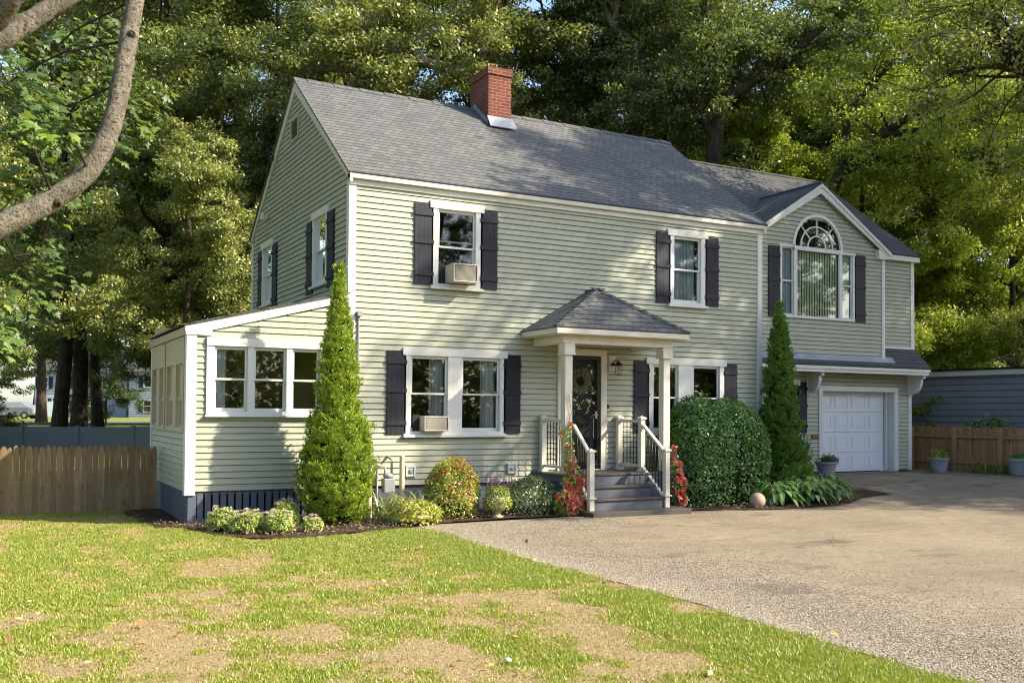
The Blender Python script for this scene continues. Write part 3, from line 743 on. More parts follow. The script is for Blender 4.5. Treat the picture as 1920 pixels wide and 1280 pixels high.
# windows of the main block
cw, sw = MT['curtain'], MT['sheer']
window(FR, 1.50, 2.51, 3.62, 5.19, sashes=[(1.63, 2.38)], ac=True, depth=1.6)
shutter(FR, 1.18, 1.535, 3.69, 5.13); shutter(FR, 2.47, 2.82, 3.68, 5.12)
window(FR, 6.74, 7.72, 3.61, 5.19, sashes=[(6.87, 7.58)], curtain=[(0.0, .98, sw, 1.0)])
shutter(FR, 6.43, 6.785, 3.67, 5.11); shutter(FR, 7.68, 8.04, 3.67, 5.11)
window(FR, 1.01, 3.01, .99, 2.555, sashes=[(1.13, 1.85), (2.12, 2.90)], depth=1.8, curtain=[(.60, .99, cw, 1.0)])
shutter(FR, .69, 1.045, 1.05, 2.49); shutter(FR, 2.97, 3.325, 1.05, 2.49)
window(FR, 6.22, 8.22, .99, 2.555, sashes=[(6.36, 7.0), (7.38, 8.08)], depth=1.8, curtain=[(.0, .25, MT['blind'], 1.0)])
shutter(FR, 5.90, 6.26, 1.05, 2.48); shutter(FR, 8.19, 8.55, 1.05, 2.48)
window(GL, 1.12, 2.10, 3.72, 5.16, sashes=[(1.25, 1.97)], depth=1.0, curtain=[(0, .5, sw, 1.0)])
shutter(GL, .78, 1.16, 3.65, 5.03); shutter(GL, 2.06, 2.46, 3.65, 5.04)
window(GL, 5.01, 5.97, 3.72, 5.16, sashes=[(5.13, 5.84)], depth=1.0)
shutter(GL, 4.68, 5.05, 3.65, 5.01); shutter(GL, 5.93, 6.3, 3.65, 5.01)
m = MB(); m.frame(GL, 3.16, 3.74, 6.90, 7.38, -.01, .035, .05, .05, .05, .05, MT['siding'])
for i in range(9): z = 6.95+i*.043; m.prism([GL(3.21, .025, z), GL(3.69, .025, z), GL(3.69, -.02, z+.04), GL(3.21, -.02, z+.04)], (0, 0, .008), MT['siding'])
m.poly([GL(3.18, -.03, 6.92), GL(3.72, -.03, 6.92), GL(3.72, -.03, 7.36), GL(3.18, -.03, 7.36)], BK); m.build('gable_vent', house)

# chimney through the front slope
m = MB(); cx0, cx1, cy0, cy1 = 4.0, 4.55, 2.72, 3.62
m.box(WORLD, cx0, cx1, cy0, cy1, 7.2, 8.74, MT['brick']); m.box(WORLD, cx0-.028, cx1+.028, cy0-.028, cy1+.028, 8.742, 8.9, MT['brick'])
m.box(WORLD, cx0+.1, cx1-.1, cy0+.1, cy1-.1, 8.902, 8.925, MT['lead'])
ch = m.build('chimney', house)
m = MB(); zf = roofz(cy0)
m.prism([(cx0-.04, cy0-.012, zf+.17), (cx1+.04, cy0-.012, zf+.17), (cx1+.05, cy0-.20, zf-.10), (cx0-.05, cy0-.20, zf-.10)], (0, -.012, .010), MT['lead'])
for i in range(7):
    y = cy0+.02+i*.1; z = roofz(y)
    for X in (cx0-.014, cx1+.004): m.box(WORLD, X, X+.010, y, y+.085, z-.03, z+.13, MT['lead'])
m.build('flashing', ch)
m = MB(); m.tube([(cx1-.1, cy0+.5, 8.9), (cx1-.1, cy0+.5, 9.18)], .008, MT['lead']); m.build('lightning_rod', ch)

# ---- garage wing
BY, GY, RYW = 1.35, 1.70, 1.65
BX1 = 14.6; AX1 = 16.05; APX = 12.30; APZ = 7.02; ks = .62
FB = front(BY); FG = front(GY); FRC = front(RYW)
def bspan(z):
    a, b = 9.28, BX1-.09
    lim = (APZ-.12-z)/ks
    a = max(a, APX-lim); b = min(b, APX+lim)
    return (a, b) if b > a+.01 else None
bh = [(11.12, 13.48, 3.80, 5.42)]
# the round head needs a hole made of short steps under its frame
ARC = (12.29, 5.46, .79)
for i in range(10):
    za, zb = ARC[1]+ARC[2]*i/10-.03, ARC[1]+ARC[2]*(i+1)/10-.03
    hw = math.sqrt(max(0, ARC[2]**2-((i+1)/10*ARC[2])**2))
    if hw > .1: bh.append((ARC[0]-hw, ARC[0]+hw, za, zb))
courses(FB, 2.80, 6.85, bspan, bh).build('siding', house, recalc=False)
courses(lambda u, d, z: (BX1+d, u, z), 2.9, 5.5, lambda z: (BY+.05, RYW)).build('siding', house, recalc=False)
courses(FRC, 3.18, 5.50, lambda z: (BX1+.01, AX1-.09)).build('siding', house, recalc=False)
courses(lambda u, d, z: (AX1+d, u, z), .0, 8.1, lambda z: (RYW+.1, 8.3) if z < 5.5 else ((RYW-.1+(z-5.5)/.77, 8.35-(z-5.5)/.77) if z < 8.05 else None)).build('siding', house, recalc=False)
courses(FG, .02, 2.72, lambda z: (9.28, AX1-.14), [(12.80, 15.38, -.2, 2.04), (11.5, 11.95, 1.0, 2.18)]).build('siding', house, recalc=False)
m = MB(); m.box(WORLD, 9.3, 12.8, GY+.02, GY+.3, -.5, .03, MT['skirt']); m.build('foundation', house)
corner(BX1, BY, 2.85, 5.42, -1, 1, .085); corner(AX1, RYW, 3.16, 5.5, -1, 1, .10); corner(AX1-.05, GY, .0, 2.56, -1, 1, .10)
# back wing closing walls
courses(lambda u, d, z: (u, 8.4+d, z), 0, 5.5, lambda z: (LX, AX1)).build('siding', house, recalc=False)
# roofs of the wing
AR, AE = (4.94, 8.26), (1.5, 5.62)
ka = (AR[1]-AE[1])/(AR[0]-AE[0]); X0, X1 = LX+.12, AX1+.12
# front slope of the wing: left part stops at the cross gable valley
def wz(y): return AE[1]+ka*(y-AE[0])
vy = AE[0]+(APZ+.03-AE[1])/ka           # where the cross ridge meets the slope
EXL, EXR = APX-(APZ+.03-5.55)/ks, APX+(APZ+.03-5.55)/ks
ye = AE[0]+(5.60-AE[1])/ka
slab([(EXR, ye, wz(ye)), (X1, ye, wz(ye)), (X1, AR[0], AR[1]), (APX, AR[0], AR[1]), (APX, vy, wz(vy))], .035, MT['shingle2'])
slab([(X0-1.2, ye+.2, wz(ye+.2)), (EXL, ye, wz(ye)), (APX, vy, wz(vy)), (APX, AR[0]-.0, AR[1]), (X0-1.2, AR[0], AR[1])], .035, MT['shingle2'])
slab([(X1, 8.55, wz(AE[0])-.05), (X0-1.2, 8.55, wz(AE[0])-.05), (X0-1.2, AR[0], AR[1]-.002), (X1, AR[0], AR[1]-.002)], .035, MT['shingle2'])
fy = BY-.16
slab([(EXL, fy, 5.55), (APX, fy, APZ+.03), (APX, vy+.05, APZ+.032), (EXL, ye+.05, 5.55)], .03, MT['shingle2'])
slab([(APX, fy, APZ+.031), (EXR, fy, 5.55), (EXR, ye+.05, 5.55), (APX, vy+.05, APZ+.033)], .03, MT['shingle2'])
m = MB(); hb = .20     # wide rakes of the cross gable
for s in (-1, 1):
    ex = APX+s*(APZ+.0-5.52)/ks
    m.prism([(APX, fy+.02, APZ-.01), (ex, fy+.02, 5.51), (ex, fy+.02, 5.51-.06), (ex-s*.10, fy+.02, 5.51-.06), (APX, fy+.02, APZ-.03-hb)], (0, .05, 0), W_)
    m.prism([(APX, fy-.008, APZ+.0), (ex, fy-.008, 5.52), (ex, fy-.008, 5.52-.08), (APX, fy-.008, APZ-.08)], (0, .03, 0), W_)
m.prism([(EXR-.42, fy+.035, 5.36), (EXR-.42, fy+.035, 5.60), (EXR-.02, fy+.035, 5.56), (EXR-.02, fy+.035, 5.44), (EXR-.14, fy+.035, 5.36)], (0, .12, 0), W_)
m.build('rake_board', house)
m = MB(); m.box(WORLD, EXR-.05, X1-.02, AE[0]+.005, AE[0]+.03, AE[1]-.175, AE[1]-.03, W_); m.box(WORLD, EXR-.05, X1-.02, AE[0]+.032, RYW, AE[1]-.165, AE[1]-.14, W_)
m.build('fascia', house)
m = MB(); m.prism([(X1-.03, AE[0]+.02, AE[1]-.03), (X1-.03, AR[0], AR[1]-.05), (X1-.03, AR[0], AR[1]-.22), (X1-.03, AE[0]+.02, AE[1]-.17)], (.03, 0, 0), W_); m.build('rake_board', house)
m = MB(); m.tube([(X0, AR[0], AR[1]+.01), (X1, AR[0], AR[1]+.01)], .045, MT['shingle2'], 6); m.tube([(APX, fy, APZ+.035), (APX, vy, APZ+.035)], .04, MT['shingle2'], 6); m.build('ridge_cap', house)
# pent roof over the garage door
PF = 1.08
slab([(LX+.05, PF, 2.63), (AX1+.02, PF, 2.63), (AX1+.02, RYW, 3.19), (LX+.05, RYW, 3.19)], .03, MT['shingle2'], 'pent_roof')
m = MB(); m.box(WORLD, LX+.05, AX1, PF+.02, PF+.05, 2.535, 2.605, W_); m.box(WORLD, LX+.05, AX1-.03, PF+.052, PF+.10, 2.46, 2.533, W_)
m.box(WORLD, LX+.05, AX1-.05, PF+.10, GY, 2.47, 2.50, MT['soffit']); m.prism([(AX1-.03, PF+.06, 2.5), (AX1-.03, RYW, 2.5), (AX1-.03, RYW, 3.14), (AX1-.03, PF+.06, 2.6)], (.02, 0, 0), W_)
m.build('fascia', house)
m = MB()
m.box(WORLD, 9.3, BX1+.28, BY-.02, BY-.004, 2.83, 2.90, MT['lead']); m.prism([(9.3, BY-.14, 2.745), (BX1+.28, BY-.14, 2.745), (BX1+.28, BY-.0, 2.885), (9.3, BY-.0, 2.885)], (0, -.008, .010), MT['lead'])
m.box(WORLD, BX1+.02, AX1+.03, RYW-.035, RYW-.004, 3.13, 3.20, W_); m.build('flashing', house)
# curved brackets
for X in (12.33, 15.94):
    m = MB(); w2 = .045
    m.box(WORLD, X-.075, X+.075, GY-.06, GY-.018, 1.93, 2.46, W_)
    pts = [(X-w2, GY-.062, 2.46), (X-w2, PF+.12, 2.46), (X-w2, PF+.12, 2.38)]
    for i in range(9):
        a = math.pi/2*i/8; pts.append((X-w2, GY-.17-(GY-.17-PF-.20)*math.cos(a)**1.0, 1.98+.38*(1-math.sin(a))**1.0 if i else 2.37))
    pts += [(X-w2, GY-.062, 1.96)]
    m.prism(pts, (2*w2, 0, 0), W_); m.build('bracket', house)
# garage door in its deep frame
m = MB(); m.frame(FG, 12.68, 15.50, -.02, 2.15, -.01, .04, .13, .13, 0.001, .12, W_)
m.box(FG, 12.79, 12.81, -.24, .03, -.02, 2.03, W_); m.box(FG, 15.35, 15.372, -.24, .03, -.02, 2.03, W_); m.box(FG, 12.81, 15.35, -.24, .03, 2.02, 2.04, W_)
m.box(FG, 15.27, 15.348, -.23, -.17, -.02, 2.018, W_)
gd = m.build('garage_door', house, bevel=.004)
FD = front(GY+.24); m = MB()
for r in range(4):
    za, zb = -.03+r*.513, -.03+(r+1)*.513-.005; m.box(FD, 12.81, 15.27, -.03, .0, za, zb, MT['garage'])
    for c in range(4):
        a = 12.81+.06+c*.61; m.frame(FD, a, a+.51, za+.09, zb-.09, .0, .010, .03, .03, .03, .03, MT['garage'])
        m.box(FD, a+.05, a+.46, .0, .007, za+.14, zb-.14, MT['garage'])
m.build('door_panel', gd, bevel=.004)
m = MB(); m.box(FD, 13.0, 15.1, .012, .03, -.028, -.005, BK); m.build('weather_strip', gd)
window(FG, 11.3, 12.0, .95, 2.27, sashes=[(11.38, 11.90)], depth=.7, curtain=[(0, 1, MT['sheer'], 1)]); shutter(FG, 11.92, 12.27, .98, 2.22)
m = MB(); m.box(FG, 12.42, 12.66, .02, .05, .84, .93, MT['brownboard']); m.build('address_board', house)

# great arched window of the bay
m = MB(); T_ = .045
m.box(FB, 11.06, 13.53, -.01, .05, 3.74, 3.80, W_)
for a, b in ((11.06, 11.12), (11.50, 11.60), (13.00, 13.10), (13.47, 13.53)): m.box(FB, a, b, -.01, .04, 3.80, 5.42, W_)
m.box(FB, 11.02, 11.52, -.01, .045, 5.42, 5.48, W_); m.box(FB, 13.08, 13.56, -.01, .045, 5.38, 5.44, W_); m.box(FB, 11.50, 13.10, -.01, .055, 5.37, 5.47, W_)
ac = Vector((ARC[0], 0, ARC[1]))
def arc(mb, r0, r1, d0, d1, n=28, a0=0, a1=math.pi):
    for i in range(n):
        t0, t1 = a0+(a1-a0)*i/n, a0+(a1-a0)*(i+1)/n
        P = lambda r, t, d: FB(ARC[0]+r*math.cos(t), d, ARC[1]+r*math.sin(t)*1.0)
        mb.mesh([P(r0, t0, d0), P(r0, t1, d0), P(r1, t1, d0), P(r1, t0, d0), P(r0, t0, d1), P(r0, t1, d1), P(r1, t1, d1), P(r1, t0, d1)],
                [(0, 1, 2, 3), (7, 6, 5, 4), (0, 4, 5, 1), (3, 2, 6, 7)], W_)
arc(m, .755, .83, -.01, .045)
bw = m.build('arched_window', house)
m = MB(); arc(m, .285, .315, -.03, .0, 16); arc(m, .515, .545, -.03, .0, 20)
for a in (45, 90, 135):
    t = math.radians(a); c, s = math.cos(t), math.sin(t); pts = []
    for r, q in ((.31, -.013), (.76, -.013), (.76, .013), (.31, .013)): pts.append(FB(ARC[0]+r*c-q*s, -.001, ARC[1]+r*s+q*c))
    m.prism(pts, (0, .028, 0), W_)
m.build('muntin', bw)
m = MB(); pts = [FB(ARC[0]+.77*math.cos(math.pi*i/28), -.025, ARC[1]+.77*math.sin(math.pi*i/28)) for i in range(29)]; m.poly(pts, MT['glass']); m.build('pane', bw, recalc=False)
for a, b, mid in ((11.12, 11.50, True), (11.60, 13.00, False), (13.10, 13.47, True)):
    if mid:
        m = MB(); m.frame(FB, a, b, 3.80, 5.42, -.04, -.005, .03, .03, .035, .03, W_); m.box(FB, a+.03, b-.03, -.038, -.007, 4.60, 4.64, W_); m.build('sash', bw)
    m = MB(); m.poly([FB(a, -.025, 3.8), FB(b, -.025, 3.8), FB(b, -.025, 5.42), FB(a, -.025, 5.42)], MT['glass']); m.build('pane', bw, recalc=False)
m = MB(); n = 17
for i in range(n):
    u = 11.62+1.36*i/(n-1); m.prism([FB(u-.030, -.050, 3.81), FB(u+.028, -.056, 3.81), FB(u+.028, -.056, 5.36), FB(u-.030, -.050, 5.36)], (0, .003, 0), MT['blind'])
m.build('vertical_blind', bw)
for a, b in ((11.13, 11.5), (13.1, 13.46)):
    m = MB(); nn = 26
    for i in range(nn):
        u0_, u1_ = a+(b-a)*i/nn, a+(b-a)*(i+1)/nn; f_ = lambda u: -.075-.02*math.sin(u*58)
        m.poly([FB(u0_, f_(u0_), 3.81), FB(u1_, f_(u1_), 3.81), FB(u1_, f_(u1_), 5.4), FB(u0_, f_(u0_), 5.4)], MT['sheer'] if a < 12 else MT['blind'])
    m.build('curtain', bw, smooth=True)
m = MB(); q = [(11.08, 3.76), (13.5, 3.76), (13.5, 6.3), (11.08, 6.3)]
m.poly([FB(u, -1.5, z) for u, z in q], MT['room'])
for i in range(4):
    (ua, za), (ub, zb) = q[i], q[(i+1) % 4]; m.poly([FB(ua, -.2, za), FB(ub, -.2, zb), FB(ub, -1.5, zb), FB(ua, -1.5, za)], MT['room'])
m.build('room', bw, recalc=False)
shutter(FB, 10.70, 11.045, 3.74, 5.41); shutter(FB, 13.555, 13.91, 3.73, 5.41)

# ---- entrance
m = MB(); m.frame(FR, 4.13, 5.24, .33, 2.66, -.06, .05, .15, .13, .02, .12, MT['cream'])
door = m.build('door', house, bevel=.004)
m = MB(); m.box(FR, 4.29, 5.10, -.16, -.11, .36, 2.54, MT['doorblue'])
for (a, b, c, e) in ((4.40, 4.66, .5, 1.25), (4.74, 5.0, .5, 1.25), (4.40, 4.66, 1.35, 1.75), (4.74, 5.0, 1.35, 1.75)):
    m.frame(FR, a, b, c, e, -.112, -.098, .02, .02, .02, .02, MT['doorblue']); m.box(FR, a+.04, b-.04, -.112, -.10, c+.04, e-.04, MT['doorblue'])
m.frame(FR, 4.42, 4.98, 1.85, 2.42, -.112, -.095, .03, .03, .03, .03, MT['doorblue'])
m.build('door_leaf', door, bevel=.003)
m = MB(); m.frame(FR, 4.285, 5.105, .355, 2.535, -.01, .03, .085, .085, .09, .07, BK); m.box(FR, 4.30, 5.09, -.008, .026, .45, .50, BK); m.build('storm_frame', door, bevel=.003)
m = MB(); m.poly([FR(4.37, .008, .45), FR(5.02, .008, .45), FR(5.02, .008, 2.46), FR(4.37, .008, 2.46)], MT['glass']); m.build('pane', door, recalc=False)
m = MB(); m.tube([(5.0, -.03, 1.40), (5.0, -.075, 1.40), (4.90, -.08, 1.40)], .011, MT['metal']); m.box(FR, 4.98, 5.02, .03, .038, 1.33, 1.47, MT['metal'])
m.tube([(4.93, -.055, .95), (4.93, -.055, 1.35)], .006, MT['metal']); m.build('handle', door)

# porch roof: hipped, with beam, fascia, ceiling
P0, P1, PY, PZ = 3.33, 6.27, -1.33, 2.95; PXC, PYR, PT = 4.78, -.42, 3.78
slab([(P0, PY, PZ), (P1, PY, PZ), (PXC, PYR, PT)], .03, MT['shingle'], 'porch_roof')
slab([(P0, 0, PZ), (P0, PY, PZ), (PXC, PYR, PT), (PXC, 0, PT)], .03, MT['shingle'], 'porch_roof')
slab([(P1, PY, PZ), (P1, 0, PZ), (PXC, 0, PT), (PXC, PYR, PT)], .03, MT['shingle'], 'porch_roof')
m = MB()
for a, b in (((P0, PY, PZ), (PXC, PYR, PT)), ((P1, PY, PZ), (PXC, PYR, PT))):
    A, B = Vector(a), Vector(b); D = B-A; n = 13; sd = Vector((1 if a[0] < 4 else -1, 0, 0))
    nA = Vector((0, -1, 0)); outs = -sd
    for i in range(n):
        p, q = A+D*(i/n)+Vector((0, 0, .030)), A+D*((i+1.25)/n)+Vector((0, 0, .014))
        for oth in ((Vector((PXC, PYR, PT))-Vector((P0 if a[0] < 4 else P1, 0, PZ))), None):
            pass
        # one flap on the front slope, one on the side slope
        fs = Vector((sd.x, 0, 0)); ss = Vector((0, 1, 0))
        zf_ = 0; 
        m.prism([tuple(p), tuple(q), tuple(q+fs*.15), tuple(p+fs*.15)], (0, 0, -.012), MT['shingle'])
        m.prism([tuple(p), tuple(q), tuple(q+ss*.15), tuple(p+ss*.15)], (0, 0, -.012), MT['shingle'])
m.tube([(PXC, PYR-.03, PT+.0), (PXC, 0, PT+.0)], .035, MT['shingle'], 6)
m.build('hip_cap', house)
m = MB()
m.box(WORLD, P0+.02, P1-.02, PY+.015, PY+.04, 2.83, 2.925, MT['cream']); m.box(WORLD, P0+.02, P0+.045, PY+.042, -.02, 2.83, 2.925, MT['cream']); m.box(WORLD, P1-.045, P1-.02, PY+.042, -.02, 2.83, 2.925, MT['cream'])
m.box(WORLD, P0+.05, P1-.05, PY+.045, -.02, 2.815, 2.828, MT['soffit']); m.build('fascia', house, bevel=.003)
m = MB(); bt, bb = 2.812, 2.675
m.box(WORLD, 3.60, 6.02, -1.12, -.90, bb, bt, MT['cream']); m.box(WORLD, 3.60, 3.80, -.898, -.02, bb, bt, MT['cream']); m.box(WORLD, 5.82, 6.02, -.898, -.02, bb, bt, MT['cream']); m.build('beam', house, bevel=.004)
def post(x, y, z0, z1):
    m = MB(); h = .076
    m.box(WORLD, x-h, x+h, y-h, y+h, z0, z1-.17, MT['cream']); m.box(WORLD, x-h-.035, x+h+.035, y-h-.035, y+h+.035, z1-.168, z1, MT['cream']); m.box(WORLD, x-h-.048, x+h+.048, y-h-.048, y+h+.048, z1-.20, z1-.169, MT['cream'])
    m.box(WORLD, x-h-.015, x+h+.015, y-h-.015, y+h+.015, z0, z0+.10, MT['cream'])
    return m.build('post', house, bevel=.005)
post(3.73, -1.01, .34, 2.672); post(5.90, -1.01, .345, 2.672)
# deck and steps
DK = MT['deck']
m = MB()
for i in range(8):
    y = -.02-i*.138; m.box(WORLD, 3.58, 6.05, y-.134, y, .305, .338, DK)
m.box(WORLD, 3.60, 6.03, -1.09, -.03, .20, .304, MT['skirt']); m.box(WORLD, 3.64, 6.0, -1.06, -.03, -.4, .199, MT['skirt']); m.build('porch_deck', house, bevel=.004)
def m_blocks():
    b = NB('painted_block_riser'); uv = b.coord('UV'); br = b.n('ShaderNodeTexBrick', offset=0)
    br.inputs['Scale'].default_value = 1; br.inputs['Brick Width'].default_value = .2; br.inputs['Row Height'].default_value = .118; br.inputs['Mortar Size'].default_value = .004
    br.inputs['Color1'].default_value = lin('#4b505c'); br.inputs['Color2'].default_value = lin('#464b56'); br.inputs['Mortar'].default_value = lin('#3c3f48'); b.l(uv, br.inputs['Vector'])
    n = b.noise(3, 5, .6, uv); col = b.mix(b.math('MULTIPLY', n, .35), br.outputs[0], lin('#5c606a'))
    b.principled(col, .65, b.bump(br.outputs['Fac'], -.6, .006)); return b.done()
BLK = m_blocks(); m = MB()
st = [(-1.06, .135, -1.36), (-1.34, -.065, -1.64)]
m.box(WORLD, 3.93, 5.44, -1.10, -1.045, -.1, .298, BLK)
for y0, z, y1 in st:
    m.box(WORLD, 3.92, 5.45, y1, y0, z-.038, z, DK)
    m.box(WORLD, 3.93, 5.44, y1+.03, y0-.04, -.3, z-.040, BLK)
m.box(WORLD, 3.70, 5.80, -1.95, -1.1, -.45, -.262, DK); m.build('steps', house, bevel=.004)
# newels and railings
CR = MT['cream']
def newel(x, y, z0, z1):
    m = MB(); h = .048
    m.box(WORLD, x-h, x+h, y-h, y+h, z0, z1-.03, CR); m.box(WORLD, x-.07, x+.07, y-.07, y+.07, z1-.045, z1-.015, CR)
    m.mesh([(x-.07, y-.07, z1-.015), (x+.07, y-.07, z1-.015), (x+.07, y+.07, z1-.015), (x-.07, y+.07, z1-.015), (x, y, z1+.02)], [(0, 1, 4), (1, 2, 4), (2, 3, 4), (3, 0, 4)], CR)
    m.box(WORLD, x-.075, x+.075, y-.075, y+.075, z0+.0, z0+.03, CR) if z0 > 0 else m.box(WORLD, x-.075, x+.075, y-.075, y+.075, z0+.20, z0+.225, CR)
    return m.build('newel_post', house, bevel=.003)
newel(3.78, -.09, .34, 1.38); newel(5.50, -.09, .34, 1.38); newel(5.50, -.84, .34, 1.37)
newel(3.87, -1.60, -.26, .80); newel(5.50, -1.60, -.26, .80)
def railing(x, ya, za0, za1, yb, zb0, zb1, n):
    w = .032; first = None
    for lo, hi, t in ((za1-.10, zb1-.10, .055), (za0+.09, zb0+.09, .045)):
        m = MB(); m.mesh([(x-w, ya, lo), (x+w, ya, lo), (x+w, ya, lo+t), (x-w, ya, lo+t), (x-w, yb, hi), (x+w, yb, hi), (x+w, yb, hi+t), (x-w, yb, hi+t)],
               [(0, 1, 2, 3), (7, 6, 5, 4), (0, 4, 5, 1), (1, 5, 6, 2), (2, 6, 7, 3), (3, 7, 4, 0)], CR)
        r = m.build('railing' if first is None else 'bottom_rail', first or house, bevel=.003); first = first or r
    r = first; m = MB()
    for i in range(1, n+1):
        f = i/(n+1); y = ya+(yb-ya)*f; m.tube([(x, y, za0+(zb0-za0)*f+.12), (x, y, za1+(zb1-za1)*f-.09)], .0085, BK, 6)
    m.build('balusters', r, smooth=True)
railing(3.78, -.15, .34, 1.36, -.92, .34, 1.36, 6); railing(5.50, -.15, .34, 1.36, -.785, .34, 1.36, 5)
railing(5.50, -.90, .30, 1.28, -1.545, -.20, .82, 6); railing(3.87, -1.05, .30, 1.28, -1.545, -.20, .82, 4)

# ---- sunroom
SX, SD = -2.62, 3.75
FS = front(0); sr = lambda x: 2.66+(.66)*(x-SX)/(-SX)        # siding top under the sloping rake
def sspan(z):
    a = SX+.12 if z < 2.62 else SX+(z-2.62)/.66*(-SX)+.02
    return (max(a, SX+.12), -.03) if a < -.1 else None
courses(FS, .15, 3.32, sspan, [(-2.30, -.44, 1.38, 2.52)]).build('siding', house, recalc=False)
LSF = left(SX)
courses(LSF, .15, 2.66, lambda z: (.1, SD-.08), [(.14, SD-.16, 1.12, 2.60)], m=MT['siding']).build('siding', house, recalc=False)
corner(SX, 0, .10, 2.64, 1, 1, .13); corner(SX, SD, .13, 2.64, 1, -1)
m = MB()    # front rake of the lean-to
m.prism([(SX-.06, -.04, 2.765), (.0, -.04, 3.44), (.0, -.04, 3.30), (SX+.36, -.04, 2.71), (SX+.36, -.04, 2.625), (SX-.04, -.04, 2.625)], (0, .04, 0), W_)
m.box(WORLD, SX-.06, SX-.0, .002, SD+.05, 2.62, 2.745, MT['beige']); m.build('rake_board', house)
slab([(SX-.10, -.07, 2.785), (-.0, -.07, 3.46), (-.0, SD+.08, 3.46), (SX-.10, SD+.08, 2.785)], .022, MT['shingle2'], 'sunroom_roof')
m = MB(); m.box(WORLD, SX+.02, .02, 0.03, SD, .10, .2, MT['roomfloor']); m.poly([(SX+.03, .05, 2.62), (-.02, .05, 2.62), (-.02, SD, 2.62), (SX+.03, SD, 2.62)], MT['roomwall'])
m.box(WORLD, -.045, -.02, .03, SD, .15, 3.0, MT['roomwall']); m.box(WORLD, SX+.02, -.05, SD-.06, SD-.03, .15, 1.2, MT['roomwall']); m.box(WORLD, SX+.02, -.05, SD-.06, SD-.03, 2.3, 3.0, MT['roomwall'])
for a, b in ((SX+.02, SX+.5), (-1.75, -1.35), (-.7, -.05)): m.box(WORLD, a, b, SD-.06, SD-.03, 1.2, 2.3, MT['roomwall'])
m.box(WORLD, SX+.03, -.05, .03, .05, .15, 1.36, MT['roomwall']); m.build('sunroom_interior', house, recalc=False)
courses(lambda u, d, z: (u, SD+d, z), .15, 2.66, lambda z: (SX, 0), [(SX+.5, -1.75, 1.2, 2.3), (-1.35, -.7, 1.2, 2.3)]).build('siding', house, recalc=False)
# ribbon of three front windows
window(FS, -2.34, -.42, 1.335, 2.595, head=.13, sashes=[(-2.22, -1.69), (-1.60, -1.06), (-.97, -.50)], room=False, curtain=None, hw=0, sill=.05)
m = MB(); m.box(WORLD, -2.24, -2.02, .10, .13, 1.4, 2.5, cw); m.build('curtain', house)
# west wall ribbon of storm panels in two groups
for k, (a, b) in enumerate(((.15, 1.90), (2.02, SD-.15))):
    m = MB(); BG = MT['beige']
    m.frame(LSF, a, b, 1.10, 2.60, -.01, .04, .10, .10, .06, .42, BG); mid = (a+b)/2; m.box(LSF, mid-.14, mid+.14, -.01, .035, 1.16, 2.18, BG)
    wd = m.build('storm_window', house)
    for c0, c1 in ((a+.10, mid-.14), (mid+.14, b-.10)):
        m = MB(); m.frame(LSF, c0, c1, 1.16, 2.18, -.04, .0, .03, .03, .03, .03, BG); m.box(LSF, c0+.03, c1-.03, -.04, -.002, 1.60, 1.66, BG)
        m.box(LSF, c0+.03, c1-.03, -.03, -.02, 1.66, 2.15, BG); m.build('sash', wd)
        m = MB(); m.poly([LSF(c0+.02, -.02, 1.18), LSF(c1-.02, -.02, 1.18), LSF(c1-.02, -.02, 1.64), LSF(c0+.02, -.02, 1.64)], MT['glass']); m.build('pane', wd, recalc=False)
# slatted skirt
m = MB(); SK = MT['skirt']
u = SX+.16
m.box(FS, SX+.03, SX+.16, -.02, .0, -.42, .14, SK); m.box(FS, SX+.03, .0, -.02, -.002, -.42, -.27, SK)
while u < -.05:
    m.box(FS, u+.015, u+.105, -.03, -.008, -.28, .14, SK); u += .12
m.box(WORLD, SX+.03, -.02, .2, .22, -.5, .14, BK)
m.build('skirt', house)
m = MB(); m.box(LSF, .02, SD, -.05, -.03, -.42, .14, BK)
u = .05
while u < SD-.1: m.box(LSF, u+.008, u+.112, -.028, -.01, -.40, .14, SK); u += .12
m.box(LSF, .02, .10, -.03, -.005, -.42, .14, SK); m.build('skirt', house)
# small fixed things on the walls
m = MB(); m.tube([(.165, -.03, 1.9), (.165, -.03, 3.05), (.165, -.05, 3.10)], .016, MT['metal']); m.box(WORLD, .13, .22, -.10, -.02, 3.06, 3.14, MT['metal']); m.build('conduit', house)
for x_, z_, w_, h_ in ((1.05, .30, .19, .20), (3.06, .31, .20, .19)):
    m = MB(); m.frame(FR, x_, x_+w_, z_, z_+h_, .0, .05, .035, .035, .035, .035, MT['plate']); m.box(FR, x_+.03, x_+w_-.03, .0, .035, z_+.03, z_+h_-.03, MT['plate']); m.box(FR, x_+.07, x_+w_-.06, .036, .06, z_+.07, z_+h_-.07, MT['metal']); m.build('outlet_box', house, bevel=.004)
m = MB(); m.box(FR, 5.255, 5.31, .0, .03, 1.45, 1.60, BK); m.box(FR, 5.262, 5.303, .031, .036, 1.46, 1.525, MT['plate']); m.build('doorbell', house)
m = MB(); m.box(WORLD, -.09, -.03, 5.47, 5.57, 5.66, 5.74, MT['cream']); m.lathe([(.02, .10), (.05, .05), (.075, -.06), (.07, -.075)], (-.13, 5.52, 5.70), MT['cream'], 14); m.build('flood_light', house)
m = MB(); m.tube([(-.07, 5.05, 6.9), (-.14, 5.0, 6.86), (-.10, 5.15, 6.72), (-.09, 5.35, 6.6)], .022, BK); m.box(WORLD, -.10, -.05, 4.98, 5.08, 6.84, 6.95, BK); m.build('cable_bracket', house)
